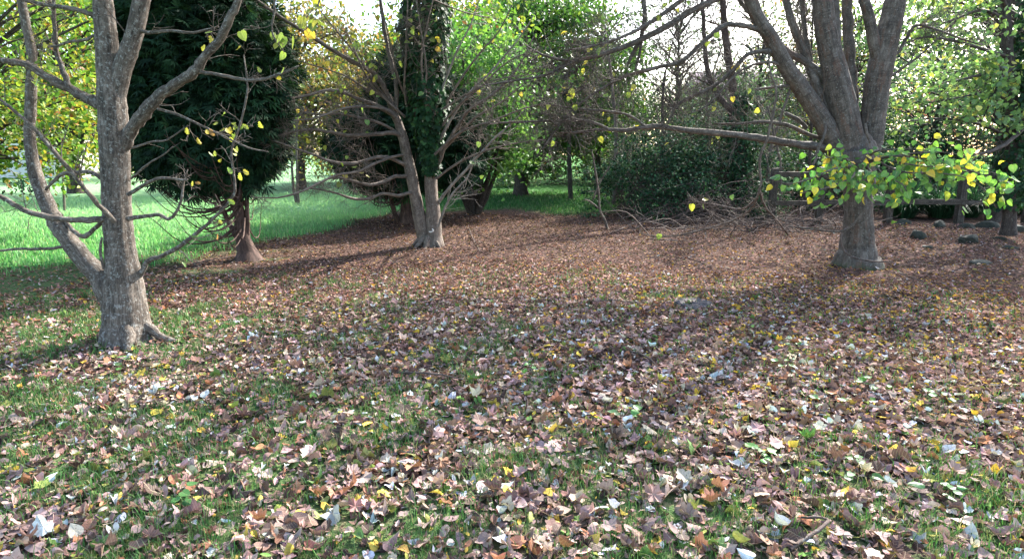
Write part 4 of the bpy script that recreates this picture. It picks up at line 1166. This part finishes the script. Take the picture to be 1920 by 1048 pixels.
# ================================================================== RIGHT EDGE TREE
rngr = np.random.default_rng(55)
DR = 11.2
br_ = np.array([P(1896, 330, DR)[0], DR, 0.])
TR = thing('ivy_clad_tree', 'dark ivy-clad trunk at the right edge behind the leafy spray', 'tree', (br_[0], br_[1], float(ground_z(br_[0], br_[1]))))
m = MB(); twr = []
p, r = limb(m, [(1890, 440, DR, 34), (1892, 380, DR, 27), (1895, 300, DR, 25), (1897, 220, DR, 24), (1894, 140, DR, 23), (1888, 60, DR, 21), (1884, -20, DR, 19), (1876, -160, DR, 16), (1870, -320, DR, 7)], rngr, 14, 4, .05)
m.build('trunk', B_DARK, TR)
m = MB(); p, r = limb(m, [(1897, 330, DR, 20), (1915, 260, DR, 18), (1922, 180, DR, 17), (1930, 80, DR, 15), (1945, -60, DR, 10)], rngr, 10, 4, .05); grow(m, rngr, p, r, 8, .8, 1, out=twr); m.build('stem', B_DARK, TR)
for spec in [[(1935, 225, DR, 12), (1915, 245, DR - .5, 10), (1883, 272, DR - 1, 9), (1851, 286, DR - 1.3, 7), (1825, 290, DR - 1.5, 4)],
             [(1890, 260, DR, 8), (1850, 238, DR - .4, 7), (1800, 226, DR - .8, 6), (1750, 223, DR - 1.1, 5), (1700, 228, DR - 1.3, 3)],
             [(1905, 125, DR, 8), (1880, 145, DR - .4, 6), (1862, 180, DR - .6, 5), (1845, 220, DR - .8, 3)],
             [(1895, 110, DR, 9), (1850, 95, DR - .5, 8), (1800, 80, DR - 1, 6), (1740, 70, DR - 1.4, 4), (1700, 80, DR - 1.6, 2.5)],
             [(1890, 40, DR, 9), (1840, 20, DR - .5, 7), (1780, 40, DR - 1, 5), (1720, 55, DR - 1.4, 3)],
             [(1893, 150, DR, 8), (1850, 140, DR - .5, 7), (1800, 150, DR - .9, 5), (1750, 160, DR - 1.2, 3)],
             [(1900, 190, DR, 7), (1850, 175, DR - .5, 6), (1790, 185, DR - .9, 4), (1730, 195, DR - 1.1, 2.5)],
             [(1888, 20, DR, 9), (1860, -40, DR - .5, 7), (1800, -40, DR - 1, 5), (1740, -10, DR - 1.4, 3)]]:
    m = MB(); p, r = limb(m, spec, rngr, 7, 4, .1); grow(m, rngr, p, r, 11, .6, 1, (0, 0, -.04), out=twr); m.build('branch', B_DARK, TR)
m = MB()
leaves_on(rngr, [t for t in twr if t[-1][2] > 2.0], 2000, 0.082, [((0.16, 0.27, 0.09), 4), ((0.24, 0.36, 0.11), 3), ((0.44, 0.44, 0.11), 1), ((0.10, 0.18, 0.08), 3)], m, ('lime',), spread=0.09)
m.build('crown', M_FOLIAGE, TR)
m = MB()
nI = 2600; zz = rngr.uniform(.6, 4.5, nI); aa = rngr.uniform(0, 6.28, nI); rI = rngr.uniform(.14, .36, nI)
col, _ = pick(rngr, IVYC, nI, .25)
m.scatter(make_leaf('lime', .1, .1, 0, 1), np.c_[br_[0] + .02 + np.cos(aa) * rI, DR + np.sin(aa) * rI, zz], rot_from(rngr.normal(0, .5, (nI, 3)) + [0, 0, -1], np.c_[np.cos(aa), np.sin(aa), np.full(nI, .4)] + rngr.normal(0, .4, (nI, 3))), .07 * rngr.uniform(.6, 1.3, nI), col)
m.build('ivy', M_IVY, TR)

# ================================================================== FENCE, SEDGE, STONES
rngf = np.random.default_rng(66)
FY = 14.0
fx0 = P(1440, 330, FY)[0]
FN = thing('fence', 'weathered post and rail fence behind the big right-hand lime', 'fence', (P(1540, 400, FY)[0], FY, 0))
posts = [P(x, 350, FY)[0] for x in (1450, 1540, 1672, 1806, 1935, 2060)]
for i, x in enumerate(posts):
    m = MB(); m.boxm((x, FY, 0.60), (0.15, 0.13, 1.32 + 0.05 * (i % 2)), R(rngf.uniform(-6, 6)), .008, rngf); m.build('post', B_FENCE, FN, smooth=False)
for i in range(len(posts) - 1):
    for z in (0.50, 1.13):
        m = MB()
        x0, x1 = posts[i], posts[i + 1]
        m.boxm(((x0 + x1) / 2, FY - .09 - .02 * (i % 2), z + rngf.uniform(-.03, .03)), (x1 - x0 + .1, .045, .11), R(rngf.uniform(-.6, .6)), .006, rngf)
        m.build('rail', B_FENCE, FN, smooth=False)
# arching sedge clump behind the fence
m = MB()
for X0 in (P(1700, 380, 15.2)[0], P(1760, 380, 15.4)[0], P(1815, 385, 15.3)[0]):
    for k in range(420):
        a = rngf.uniform(0, 6.28); l = rngf.uniform(.7, 1.35); d = np.array([math.cos(a), math.sin(a), 0])
        b = np.array([X0, 15.3, 0]) + d * rngf.uniform(0, .25)
        t = np.linspace(0, 1, 5)[:, None]
        out_ = rngf.uniform(.35, .9)
        c = b + d * out_ * t * l + np.array([0, 0, 1]) * (1.25 * l * t - 1.0 * l * t ** 2 * out_ * 1.2)
        w = np.array([-d[1], d[0], 0]) * (.013 * (1 - t ** 2) + .001)
        V = np.stack([c - w, c + w], 1).reshape(-1, 3); V[:, 2] = np.maximum(V[:, 2], .02)
        qd = [[2 * j, 2 * j + 1, 2 * j + 3, 2 * j + 2] for j in range(4)]
        cc = np.array([.03, .085, .04]) * rngf.uniform(.6, 1.6)
        m.add(V, None, qd, col=np.tile(cc, (10, 1)))
tag(m.build('sedge', M_GRASS), 'arching blue-green sedge clump behind the fence rails', 'sedge')


def rock(label, px, py, sx, sy, sz, seed, rot=0.):
    rg = np.random.default_rng(seed); g = G(px, py)
    nu, nv = 18, 11
    th = np.linspace(0, np.pi, nv); ph = np.arange(nu) * 2 * np.pi / nu
    V = []
    for t in th:
        for f in ph: V.append([math.sin(t) * math.cos(f), math.sin(t) * math.sin(f), math.cos(t)])
    V = np.array(V)
    nrm = unit(rg.normal(0, 1, (9, 3))); off = rg.uniform(.55, .9, 9)
    s = np.ones(len(V))
    for n_i, o_ in zip(nrm, off):
        dt = V @ n_i; s = np.minimum(s, np.where(dt > .2, o_ / np.maximum(dt, .2), 9))
    s = s * (1 + .10 * (fbm(V[:, 0] * 2 + 9, V[:, 1] * 2 + V[:, 2] * 3, seed) - .5))
    V = V * s[:, None] * [sx, sy, sz]
    c, n = math.cos(rot), math.sin(rot)
    V = np.c_[V[:, 0] * c - V[:, 1] * n, V[:, 0] * n + V[:, 1] * c, V[:, 2]]
    V = V + [g[0], g[1], float(ground_z(g[0], g[1])) + sz * .14]
    i = np.arange(nv - 1)[:, None] * nu; j = np.arange(nu)[None, :]; k = (j + 1) % nu
    qd = np.stack([i + j, i + nu + j, i + nu + k, i + k], -1).reshape(-1, 4)
    m = MB(); m.add(V, None, qd)
    o = m.build('stone', M_ROCK, smooth=False)
    tag(o, label, 'stone', 'mossy stones on the leaf litter')


rock('rounded mossy stone with a dark cleft nearest the big right-hand trunk', 1718, 448, .17, .16, .15, 1)
rock('squarish dark stone behind the rounded cleft stone', 1757, 430, .16, .14, .14, 2, .4)
rock('long mossy log-like stone with leaves along it', 1815, 458, .26, .15, .15, 3, .5)
rock('small flat stone in front of the rounded cleft stone', 1737, 468, .10, .08, .05, 4)
rock('low brown stone at the foot of the fence beside the trunk', 1692, 424, .2, .15, .12, 5)
rock('low mossy hump below the hanging tip of the leafy spray', 1850, 428, .26, .17, .13, 6)
rock('dark stone at the right edge of the picture', 1902, 436, .24, .16, .13, 7)
rock('small sunken mossy stone nearest the right edge', 1893, 468, .14, .12, .06, 8)
rock('mossy lump among the litter in front of the long stone', 1838, 496, .15, .12, .06, 9)
rock('thin dark stone tucked behind the long mossy stone', 1812, 432, .2, .1, .1, 10)
rock('flat mossy stone between the long stone and the right edge', 1872, 452, .14, .1, .06, 12)

# rotten stump in the open litter
sp_ = G(1297, 572)
m = MB()
a = np.arange(26) * 2 * np.pi / 26
rg = np.random.default_rng(5)
rings = []
for (rr, z) in ((.22, -.06), (.20, .0), (.18, .02), (.14, .03), (.08, .02), (.0, .012)):
    jr = 1 + .12 * np.sin(a * 3 + 1) + .10 * rg.normal(0, 1, 26) * .6
    rings.append(np.c_[sp_[0] + np.cos(a) * rr * jr, sp_[1] + np.sin(a) * rr * jr, float(ground_z(sp_[0], sp_[1])) + z + rg.normal(0, .013, 26)])
V = np.concatenate(rings); i = np.arange(5)[:, None] * 26; j = np.arange(26)[None]; k = (j + 1) % 26
m.add(V, None, np.stack([i + j, i + k, i + 26 + k, i + 26 + j], -1).reshape(-1, 4))
tag(m.build('stump', M_STUMP, smooth=False), 'low grey rotten stump flush with the open leaf litter', 'stump')

# ================================================================== SAPLINGS, STICKS, BRUSH
rngk = np.random.default_rng(77)


def sapling(label, stems, px, py, n=5, L=.3, bark=B_TWIN, leaves=0, pal=GREEN):
    g = G(px, py); dd = g[1]
    t = thing('sapling', label, 'sapling', (g[0], g[1], float(ground_z(g[0], g[1]))), 'thin saplings')
    o_ = []
    for s in stems:
        m = MB(); p, r = limb(m, [(a, b, dd, w) for a, b, w in s], rngk, 6, 4, .12)
        if n: grow(m, rngk, p, r, n, L, 1, (0, 0, .1), out=o_)
        m.build('stem', bark, t)
    if leaves:
        m = MB(); leaves_on(rngk, o_, leaves, .07, pal, m, ('oval',)); m.build('leaves', M_FOLIAGE, t)


sapling('thin bare sapling rising from the litter in front of the bramble', [[(1140, 432, 5), (1134, 412, 4.5), (1125, 393, 4), (1121, 350, 4), (1114, 306, 3), (1110, 285, 2)], [(1120, 350, 3), (1132, 330, 2.5), (1143, 312, 2)], [(1125, 393, 3), (1108, 379, 3), (1096, 374, 2)], [(1120, 352, 2.5), (1112, 375, 2.5)]], 1140, 428, 3, .25)
sapling('pair of pale thin stems standing in the sunlit meadow', [[(557, 386, 7), (550, 350, 6), (547, 310, 5), (545, 250, 4), (543, 180, 2)], [(560, 386, 6), (557, 340, 5), (556, 280, 4), (558, 220, 2)]], 558, 386, 6, .5, leaves=160, pal=YGREEN)
sapling('slender brown stem in the meadow behind the leaning maple stem', [[(121, 395, 6), (119, 350, 5), (117, 300, 4), (112, 240, 2.5)]], 121, 405, 6, .4, B_TWIN)
sapling('small grey sapling beside the fence post behind the hanging branch', [[(1462, 395, 6), (1464, 340, 5), (1462, 300, 5), (1452, 255, 4), (1440, 200, 2.5)], [(1440, 400, 5), (1444, 340, 4), (1436, 290, 3)]], 1460, 405, 5, .4)


def stick(label, px0, py0, px1, py1, h0=.02, h1=.02, r=.008, n=3, bend=.06):
    a = G(px0, py0); b = G(px1, py1)
    a[2] = float(ground_z(*a[:2])) + h0; b[2] = float(ground_z(*b[:2])) + h1
    mid = (a + b) / 2 + np.r_[rngk.normal(0, bend, 2), 0.02]; mid[2] = float(ground_z(*mid[:2])) + (h0 + h1) / 2 + .02
    m = MB(); p, rr = limb3(m, np.array([a, mid, b]), np.array([r, r * .9, r * .5]), rngk, 6, 5, .2)
    if n: grow(m, rngk, p, rr, n, .2, 0, (0, 0, .1))
    tag(m.build('fallen_twig', B_BRUSH), label, 'twig', 'fallen twigs')


stick('thin pale stick propped up in the litter right of the two-trunked lime', 900, 476, 878, 430, .0, .06, .009, 1)
stick('forked twig lying left of centre on the near lawn', 745, 712, 870, 722, .03, .03, .008)
stick('twig at the foot of the thin bare sapling', 1135, 440, 1195, 418, .02, .05, .01)
stick('short pale twig lying in the middle of the litter', 1175, 668, 1235, 692, .03, .02, .009)
stick('slim twig across the litter behind the rotten stump', 1120, 575, 1200, 580, .02, .02, .008)
stick('dark twig in front of the right-hand stones', 1685, 505, 1730, 528, .02, .02, .009)
stick('dark stick half buried in grass at the bottom right', 1480, 1040, 1500, 990, .02, .04, .009, 1)
stick('thin twig left of the maple roots', 60, 590, 135, 577, .02, .02, .008)
stick('long curved twig on the litter under the conifer', 330, 500, 470, 478, .02, .03, .008)

# bare thin trees in and behind the thicket
for i, (lab, px, d, tw_, hx) in enumerate([('bare dark whippy tree left of the ivy thicket', 1150, 18.5, 9, -20), ('bare thin tree rising from the middle of the thicket', 1235, 18.0, 8, 15), ('slanting bare thin tree right of the leaning brown trunk', 1432, 16.5, 8, 40),
                                       ('slender bare tree between hornbeam and thicket', 1070, 21.0, 9, 10), ('bare twiggy tree above the bramble, leaning right', 1290, 20.0, 8, 50), ('thin grey tree between the horizontal bough and the big stems', 1505, 15.5, 7, -30)]):
    b = np.array([(px - 960) / F * d, d, 0.]); b[2] = float(ground_z(b[0], b[1]))
    t = thing('bare_tree', lab, 'tree', b, 'bare thin trees in the thicket')
    m = MB()
    e = b + [hx / F * d, rngk.normal(0, .3), 5.2]
    p, r = limb3(m, np.array([b, b * .65 + e * .35 + rngk.normal(0, .12, 3), b * .3 + e * .7 + rngk.normal(0, .15, 3), e]), np.array([.5, .42, .28, .1]) * tw_ * d / F, rngk, 7, 5, .15)
    grow(m, rngk, p, r, 20, 1.5, 2, (0, 0, .12), ang=(30, 65), t0=.22, thick=.010, rmin=.0028, rr=.6)
    m.build('trunk', B_DARK if i % 2 else B_TWIN, t)

# tangle of dead brushwood in front of the thicket and the fence
bp_ = P(1480, 420, 13.0)
BR = thing('brushwood', 'tangled heap of dead brushwood in front of the fence and thicket', 'brushwood', (bp_[0], 13.0, 0))
m = MB()
for k in range(190):
    px = rngk.uniform(1180, 1590); dpt = rngk.uniform(11.8, 14.6)
    x = (px - 960) / F * dpt * 1.02; a = rngk.uniform(0, 6.28); l = rngk.uniform(.4, 1.5)
    el = rngk.uniform(-.1, .55)
    d = np.array([math.cos(a) * math.cos(el), math.sin(a) * math.cos(el) * .6, math.sin(el)])
    z0 = float(ground_z(x, dpt)) + rngk.uniform(.0, .15)
    pts = np.array([[x, dpt, z0], [x, dpt, z0] + d * l * .5 + rngk.normal(0, .06, 3), [x, dpt, z0] + d * l + rngk.normal(0, .09, 3) - [0, 0, .1 * l]])
    pts[:, 2] = np.maximum(pts[:, 2], z0)
    p, r = catmull(pts, np.array([.011, .008, .003]) * rngk.uniform(.5, 1.3), 3)
    m.tube(p, r, 4, cap=False)
    grow(m, rngk, p, r, 3, l * .4, 0, (0, 0, .03), thick=.01, rmin=.002)
o = m.build('sticks', B_BRUSH, BR); o['kind'] = 'stuff'

# ================================================================== HOUSES beyond the trees
def house(label, X, Y, w, d, h, rh, wallm, roofm, band=False, rot=0.):
    t = thing('house', label, 'house', (X, Y, 0))
    t.rotation_euler = (0, 0, 0)
    m = MB(); m.boxm((X, Y, h / 2), (w, d, h)); m.build('wall', wallm, t, smooth=False)
    m = MB()
    V = np.array([[-w / 2 - .3, -d / 2 - .3, h - .1], [w / 2 + .3, -d / 2 - .3, h - .1], [w / 2 + .3, d / 2 + .3, h - .1], [-w / 2 - .3, d / 2 + .3, h - .1], [-w / 2 - .3, 0, h + rh], [w / 2 + .3, 0, h + rh]]) + [X, Y, 0]
    m.add(V, [[0, 4, 3], [1, 2, 5]], [[0, 1, 5, 4], [2, 3, 4, 5], [0, 3, 2, 1]])
    rf = m.build('roof', roofm, t, smooth=False)
    m = MB(); m.boxm((X + w * .3, Y + .2, h + rh * .9), (.6, .6, 1.4)); m.build('chimney', M_BRICK, rf, smooth=False)
    for k in range(3):
        wx = X - w / 2 + w * (k + .5) / 3
        m = MB(); m.boxm((wx, Y - d / 2 - .02, 1.5), (1.1, .08, 1.2)); f = m.build('window', M_FRAME, t, smooth=False)
        m = MB()
        for sx in (-.26, .26): m.boxm((wx + sx, Y - d / 2 - .065, 1.5), (.46, .02, 1.04))
        m.build('pane', M_GLASS, f, smooth=False)
    if band:
        m = MB(); m.boxm((X, Y - d / 2 - .03, .35), (w - .02, .06, .7)); m.build('plinth', M_BRICK, t, smooth=False)
        m = MB(); m.boxm((X, Y - d / 2 - .03, 2.35), (w - .02, .06, .22)); m.build('brick_band', M_BRICK, t, smooth=False)


house('pale house with a mauve tiled roof beyond the left meadow', -33.5, 44, 9, 7, 2.9, 2.6, M_WALL, M_TILE)
house('pale rendered house with an orange brick band glimpsed behind the right-hand trees', 17.5, 42, 11, 7, 4.6, 2.2, M_WALL, M_TILE, True)

# ================================================================== GRASS
rngg = np.random.default_rng(500)


def wedge(rg, n, r0, r1, half=52):
    r = np.sqrt(rg.uniform(r0 * r0, r1 * r1, n)); a = R(1) * rg.uniform(-half, half, n)
    return r * np.sin(a), r * np.cos(a)


def blades(mb, rg, x, y, h, w, colp):
    n = len(x); z = ground_z(x, y)
    a = rg.uniform(0, 6.28, n); lean = rg.uniform(.15, .9, n) * h
    dx, dy = np.cos(a) * lean, np.sin(a) * lean
    b = rg.uniform(0, 6.28, n); wx, wy = np.cos(b) * w, np.sin(b) * w
    p0 = np.c_[x - wx, y - wy, z - .01]; p1 = np.c_[x + wx, y + wy, z - .01]
    mx, my, mz = x + dx * .35, y + dy * .35, z + h * .62
    p2 = np.c_[mx + wx * .8, my + wy * .8, mz]; p3 = np.c_[mx - wx * .8, my - wy * .8, mz]
    p4 = np.c_[x + dx, y + dy, z + h * rg.uniform(.75, 1.0, n)]
    V = np.stack([p0, p1, p2, p3, p4], 1).reshape(-1, 3)
    i = np.arange(n)[:, None] * 5
    mb.add(V, i + np.array([[3, 2, 4]]), i + np.array([[0, 1, 2, 3]]), col=np.repeat(colp, 5, 0))


GP = [((0.065, 0.165, 0.045), 4), ((0.042, 0.115, 0.032), 3), ((0.11, 0.22, 0.065), 2), ((0.17, 0.18, 0.08), 1.3), ((0.30, 0.26, 0.15), .9)]
GM = [((0.095, 0.27, 0.090), 4), ((0.070, 0.20, 0.07), 3), ((0.16, 0.34, 0.13), 2), ((0.32, 0.36, 0.22), .8)]
m = MB()
x, y = wedge(rngg, 330000, 1.7, 8.5)
tuft = fbm(x * 5, y * 5, 77)
dens = (.12 + .88 * grass_patch(x, y)) * sstep(.22, .68, tuft) * np.clip(1.3 - y / 9, .25, 1)
k = rngg.random(len(x)) < dens * .9
x, y = x[k], y[k]
h = rngg.uniform(.025, .085, len(x)) * (.6 + .7 * tuft[k])
blades(m, rngg, x, y, h, .0011 + .0008 * np.hypot(x, y) / 3, pick(rngg, GP, len(x), .2)[0])
tag(m.build('lawn_grass', M_LAWN), 'thin green grass coming up through the fallen leaves on the near lawn', 'grass', kind='stuff')
n_lawn = len(x)
m = MB()
x, y = wedge(rngg, 420000, 6.5, 26)
k = rngg.random(len(x)) < meadow(x, y) * np.clip(1.25 - y / 24, .2, 1) * .9
k &= ~((x > 3.5) & (y < 24))
x, y = x[k], y[k]
h = rngg.uniform(.05, .16, len(x)) * (.45 + .9 * fbm(x * 1.1, y * 1.1, 5))
gc = pick(rngg, GM, len(x), .22)[0]
pale = (sstep(9, 20, y) * sstep(.10, .34, -x / y) * .75)[:, None]  # far-left blades paled with distance, strong sunlight put into their colour
gc = gc * (1 - .5 * sstep(.22, .06, -x / y)[:, None])  # blades under the trees darkened, shade painted into their colour
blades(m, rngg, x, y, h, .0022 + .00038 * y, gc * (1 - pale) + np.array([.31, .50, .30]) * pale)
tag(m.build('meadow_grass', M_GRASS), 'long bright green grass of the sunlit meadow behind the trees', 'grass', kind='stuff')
print('grass', n_lawn, len(x))

# ================================================================== LEAF LITTER
rngl = np.random.default_rng(600)
LIT = [((0.165, 0.097, 0.082), .26), ((0.33, 0.228, 0.208), .24), ((0.070, 0.043, 0.037), .14), ((0.26, 0.120, 0.070), .08), ((0.52, 0.37, 0.07), .032), ((0.44, 0.47, 0.48), .065),
       ((0.46, 0.38, 0.29), .08), ((0.17, 0.19, 0.05), .045), ((0.10, 0.19, 0.05), .02), ((0.23, 0.155, 0.145), .16)]
HUE = ['brown', 'pinkish tan', 'dark brown', 'rusty orange', 'yellow', 'pale grey-white', 'cream', 'olive green', 'green', 'dull brown']
xs, ys = [], []
for (n, r0, r1) in ((28000, 1.7, 5), (54000, 5, 9), (66000, 9, 16.5)):
    a, b = wedge(rngl, n, r0, r1); xs.append(a); ys.append(b)
x = np.concatenate(xs); y = np.concatenate(ys)
keep = rngl.random(len(x)) > meadow(x, y) ** 1.6 * 0.965
keep &= rngl.random(len(x)) > grass_patch(x, y) * .25
keep &= np.hypot((x - base1[0]) / 1.0, (y - base1[1])) > .22
keep &= np.hypot(x - b9[0], y - b9[1]) > .33
keep &= np.hypot(x - b3[0], y - b3[1]) > .2
keep &= ~((np.hypot(x - sp_[0], y - sp_[1]) < .17) & (rngl.random(len(x)) > .35))
x, y = x[keep], y[keep]
n = len(x); r = np.hypot(x, y)
col, hue = pick(rngl, LIT, n, .22)
# more fallen yellow lime leaves under the right-hand lime
yel = rngl.random(n) < .11 * np.exp(-((x - 4.2) ** 2 + (y - 6.8) ** 2) / 9)
col[yel] = np.array([.55, .37, .045]) * rngl.uniform(.7, 1.2, (yel.sum(), 1)); hue[yel] = 4
kind = rngl.choice(3, n, p=[.14, .33, .53])          # maple, lime, oval
kind[((hue == 4) | (hue == 5)) & (kind == 0) & (rngl.random(n) < .85)] = 1
# tree shade put into the litter colour as two soft darker patches
tree_shade = np.exp(-((x + 1.8) ** 2 / 16 + (y - 10.8) ** 2 / 8)) + np.exp(-((x - 2.5) ** 2 / 20 + (y - 14.5) ** 2 / 7))
col *= 1 - .5 * np.clip(tree_shade, 0, 1)[:, None] * (rngl.random(n) < .9)[:, None]
size = np.where(kind == 0, .045 + .072 * rngl.random(n) ** 1.6, np.where(kind == 1, .034 + .052 * rngl.random(n), .018 + .045 * rngl.random(n)))
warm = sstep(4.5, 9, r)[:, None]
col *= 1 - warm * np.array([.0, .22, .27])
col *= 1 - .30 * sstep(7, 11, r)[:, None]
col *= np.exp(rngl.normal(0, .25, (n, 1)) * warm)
size *= .84 - .18 * sstep(3.5, 8, r)
kind[(kind == 0) & (r > 4.5) & (rngl.random(n) < .45)] = 2
M = rand_rot_flat(rngl, n, .29)
z = ground_z(x, y) + rngl.uniform(.004, .024, n)
pos = np.c_[x, y, z]
az = np.degrees(np.abs(np.arctan2(x, y)))
inview = (az < 41) & (y > 2.18)
show = size / (r + 1e-6) * inview
top = np.argsort(-show)[:300]
ist = np.zeros(n, bool); ist[top] = True
names = ['maple', 'lime', 'oval']
crumpled = {0: 'maple', 1: 'heart-shaped', 2: 'oval'}
recs = {}
for i in top:
    v = int(rngl.integers(0, 10))
    how = 'flat-lying' if v in (0, 2) else 'slightly curled' if v in (1, 3) else 'crumpled'
    kd = names[kind[i]]
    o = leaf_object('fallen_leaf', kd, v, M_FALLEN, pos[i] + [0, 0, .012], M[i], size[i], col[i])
    f = x[i] / y[i] / 0.84
    where = 'at lower left' if f < -.62 else 'in front grass' if f < -.22 else 'at front middle' if f < .2 else 'right of centre' if f < .6 else 'at lower right'
    big = 'large ' if size[i] > .1 else 'small ' if size[i] < .06 else ''
    recs.setdefault((big, how, HUE[hue[i]], crumpled[kind[i]], where), []).append((f, o))
ORD = ['', 'second from left', 'third from left', 'fourth from left', 'fifth from left', 'sixth from left', 'seventh from left', 'eighth from left', 'ninth from left', 'tenth from left', 'eleventh from left', 'twelfth from left', 'thirteenth from left']
CNT = {2: 'two', 3: 'three', 4: 'four', 5: 'five', 6: 'six', 7: 'seven', 8: 'eight', 9: 'nine', 10: 'ten', 11: 'eleven', 12: 'twelve', 13: 'thirteen', 14: 'fourteen'}
for (big, how, hu, sh, where), lst in recs.items():
    lst.sort(key=lambda q_: q_[0])
    nn = len(lst)
    for k, (f, o) in enumerate(lst):
        pre = '' if nn not in CNT else ('leftmost' if k == 0 else 'rightmost' if k == nn - 1 else ORD[k]) + f' of {CNT[nn]} '
        tag(o, f"{pre}{big}{how} {hu} {sh} {'leaves' if pre else 'leaf'} fallen {where}", 'leaf', 'fallen leaves at the front of the lawn')
m = MB()
PR_near = {kd: [make_leaf(kd, *c, s) for s, c in enumerate([(.15, .15, .04), (-.3, .3, .07), (.4, .1, .09), (-.1, -.4, .08), (1., .7, .08), (-.6, .8, .09)])] for kd in names}
PR_far = [make_leaf('oval', *c, s) for s, c in enumerate([(.15, .15, .03), (-.3, .35, .05), (.5, -.2, .06), (.8, .5, .06)])] + [make_leaf('diamond', .3, .3, .05, 3)]
near = (~ist) & (r < 7.5); farr = (~ist) & (r >= 7.5)
for ki, kd in enumerate(names):
    for j, pr in enumerate(PR_near[kd]):
        s = near & (kind == ki) & (np.arange(n) % 6 == j)
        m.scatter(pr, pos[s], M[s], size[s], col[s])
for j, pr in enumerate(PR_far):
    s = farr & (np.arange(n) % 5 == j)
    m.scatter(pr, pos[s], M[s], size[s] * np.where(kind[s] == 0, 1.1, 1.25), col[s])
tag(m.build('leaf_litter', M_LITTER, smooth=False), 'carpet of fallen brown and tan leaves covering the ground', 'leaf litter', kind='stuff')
print('litter', n)

# ================================================================== LITTLE WEEDS in the litter
WD = [((0.06, 0.19, 0.05), 3), ((0.09, 0.24, 0.06), 3), ((0.04, 0.13, 0.04), 2)]
for lab, px, py, nl in [('clump of bright green weed leaves right of centre in the front litter', 1642, 735, 9), ('low green weed left of the bright clump at front right', 1560, 765, 7),
                        ('small green weed in front of the open litter, right of centre', 1475, 690, 7), ('green weed with round leaves low at the front right', 1420, 870, 8),
                        ('dark green weed near the right edge at the front', 1760, 930, 7), ('pair-leaved weed beyond the right front leaves', 1770, 752, 6),
                        ('weed with upright leaves in the lower middle of the lawn', 1165, 790, 7), ('green seedling beside the near middle grass', 1000, 700, 6),
                        ('small weed in the grass at the lower left', 330, 950, 6), ('weed beside the left maple roots', 232, 685, 6), ('weed in the litter at the right, behind the yellow leaves', 1500, 655, 6),
                        ('sprig of weed at the bottom right corner', 1610, 900, 6)]:
    g = G(px, py); gz = float(ground_z(g[0], g[1]))
    t = thing('weed', lab, 'weed', (g[0], g[1], gz), 'small green weeds')
    m = MB()
    lv = []
    for k in range(nl):
        a = rngk.uniform(0, 6.28); l = rngk.uniform(.03, .10); hh = rngk.uniform(.03, .08)
        e = np.array([g[0] + math.cos(a) * l, g[1] + math.sin(a) * l, gz + hh])
        m.tube(np.array([[g[0], g[1], gz], [(g[0] + e[0]) / 2, (g[1] + e[1]) / 2, gz + hh * .8], e]), np.array([.0016, .0014, .001]), 4)
        lv.append((e, a))
    m.build('stalks', M_GRASS, t)
    for e, a in lv:
        Mx = rot_from(np.array([[math.cos(a), math.sin(a), -.1]]), np.array([[rngk.normal(0, .2), -.25, 1.]]))[0]
        leaf_object('leaf', 'lime', int(rngk.integers(0, 4)), M_LEAF, e, Mx, rngk.uniform(.035, .06), pick(rngk, WD, 1)[0][0], t)

tot = sum(len(o.data.polygons) for o in SC.objects if o.type == 'MESH')
print('objects', len(SC.objects), 'polys', tot)
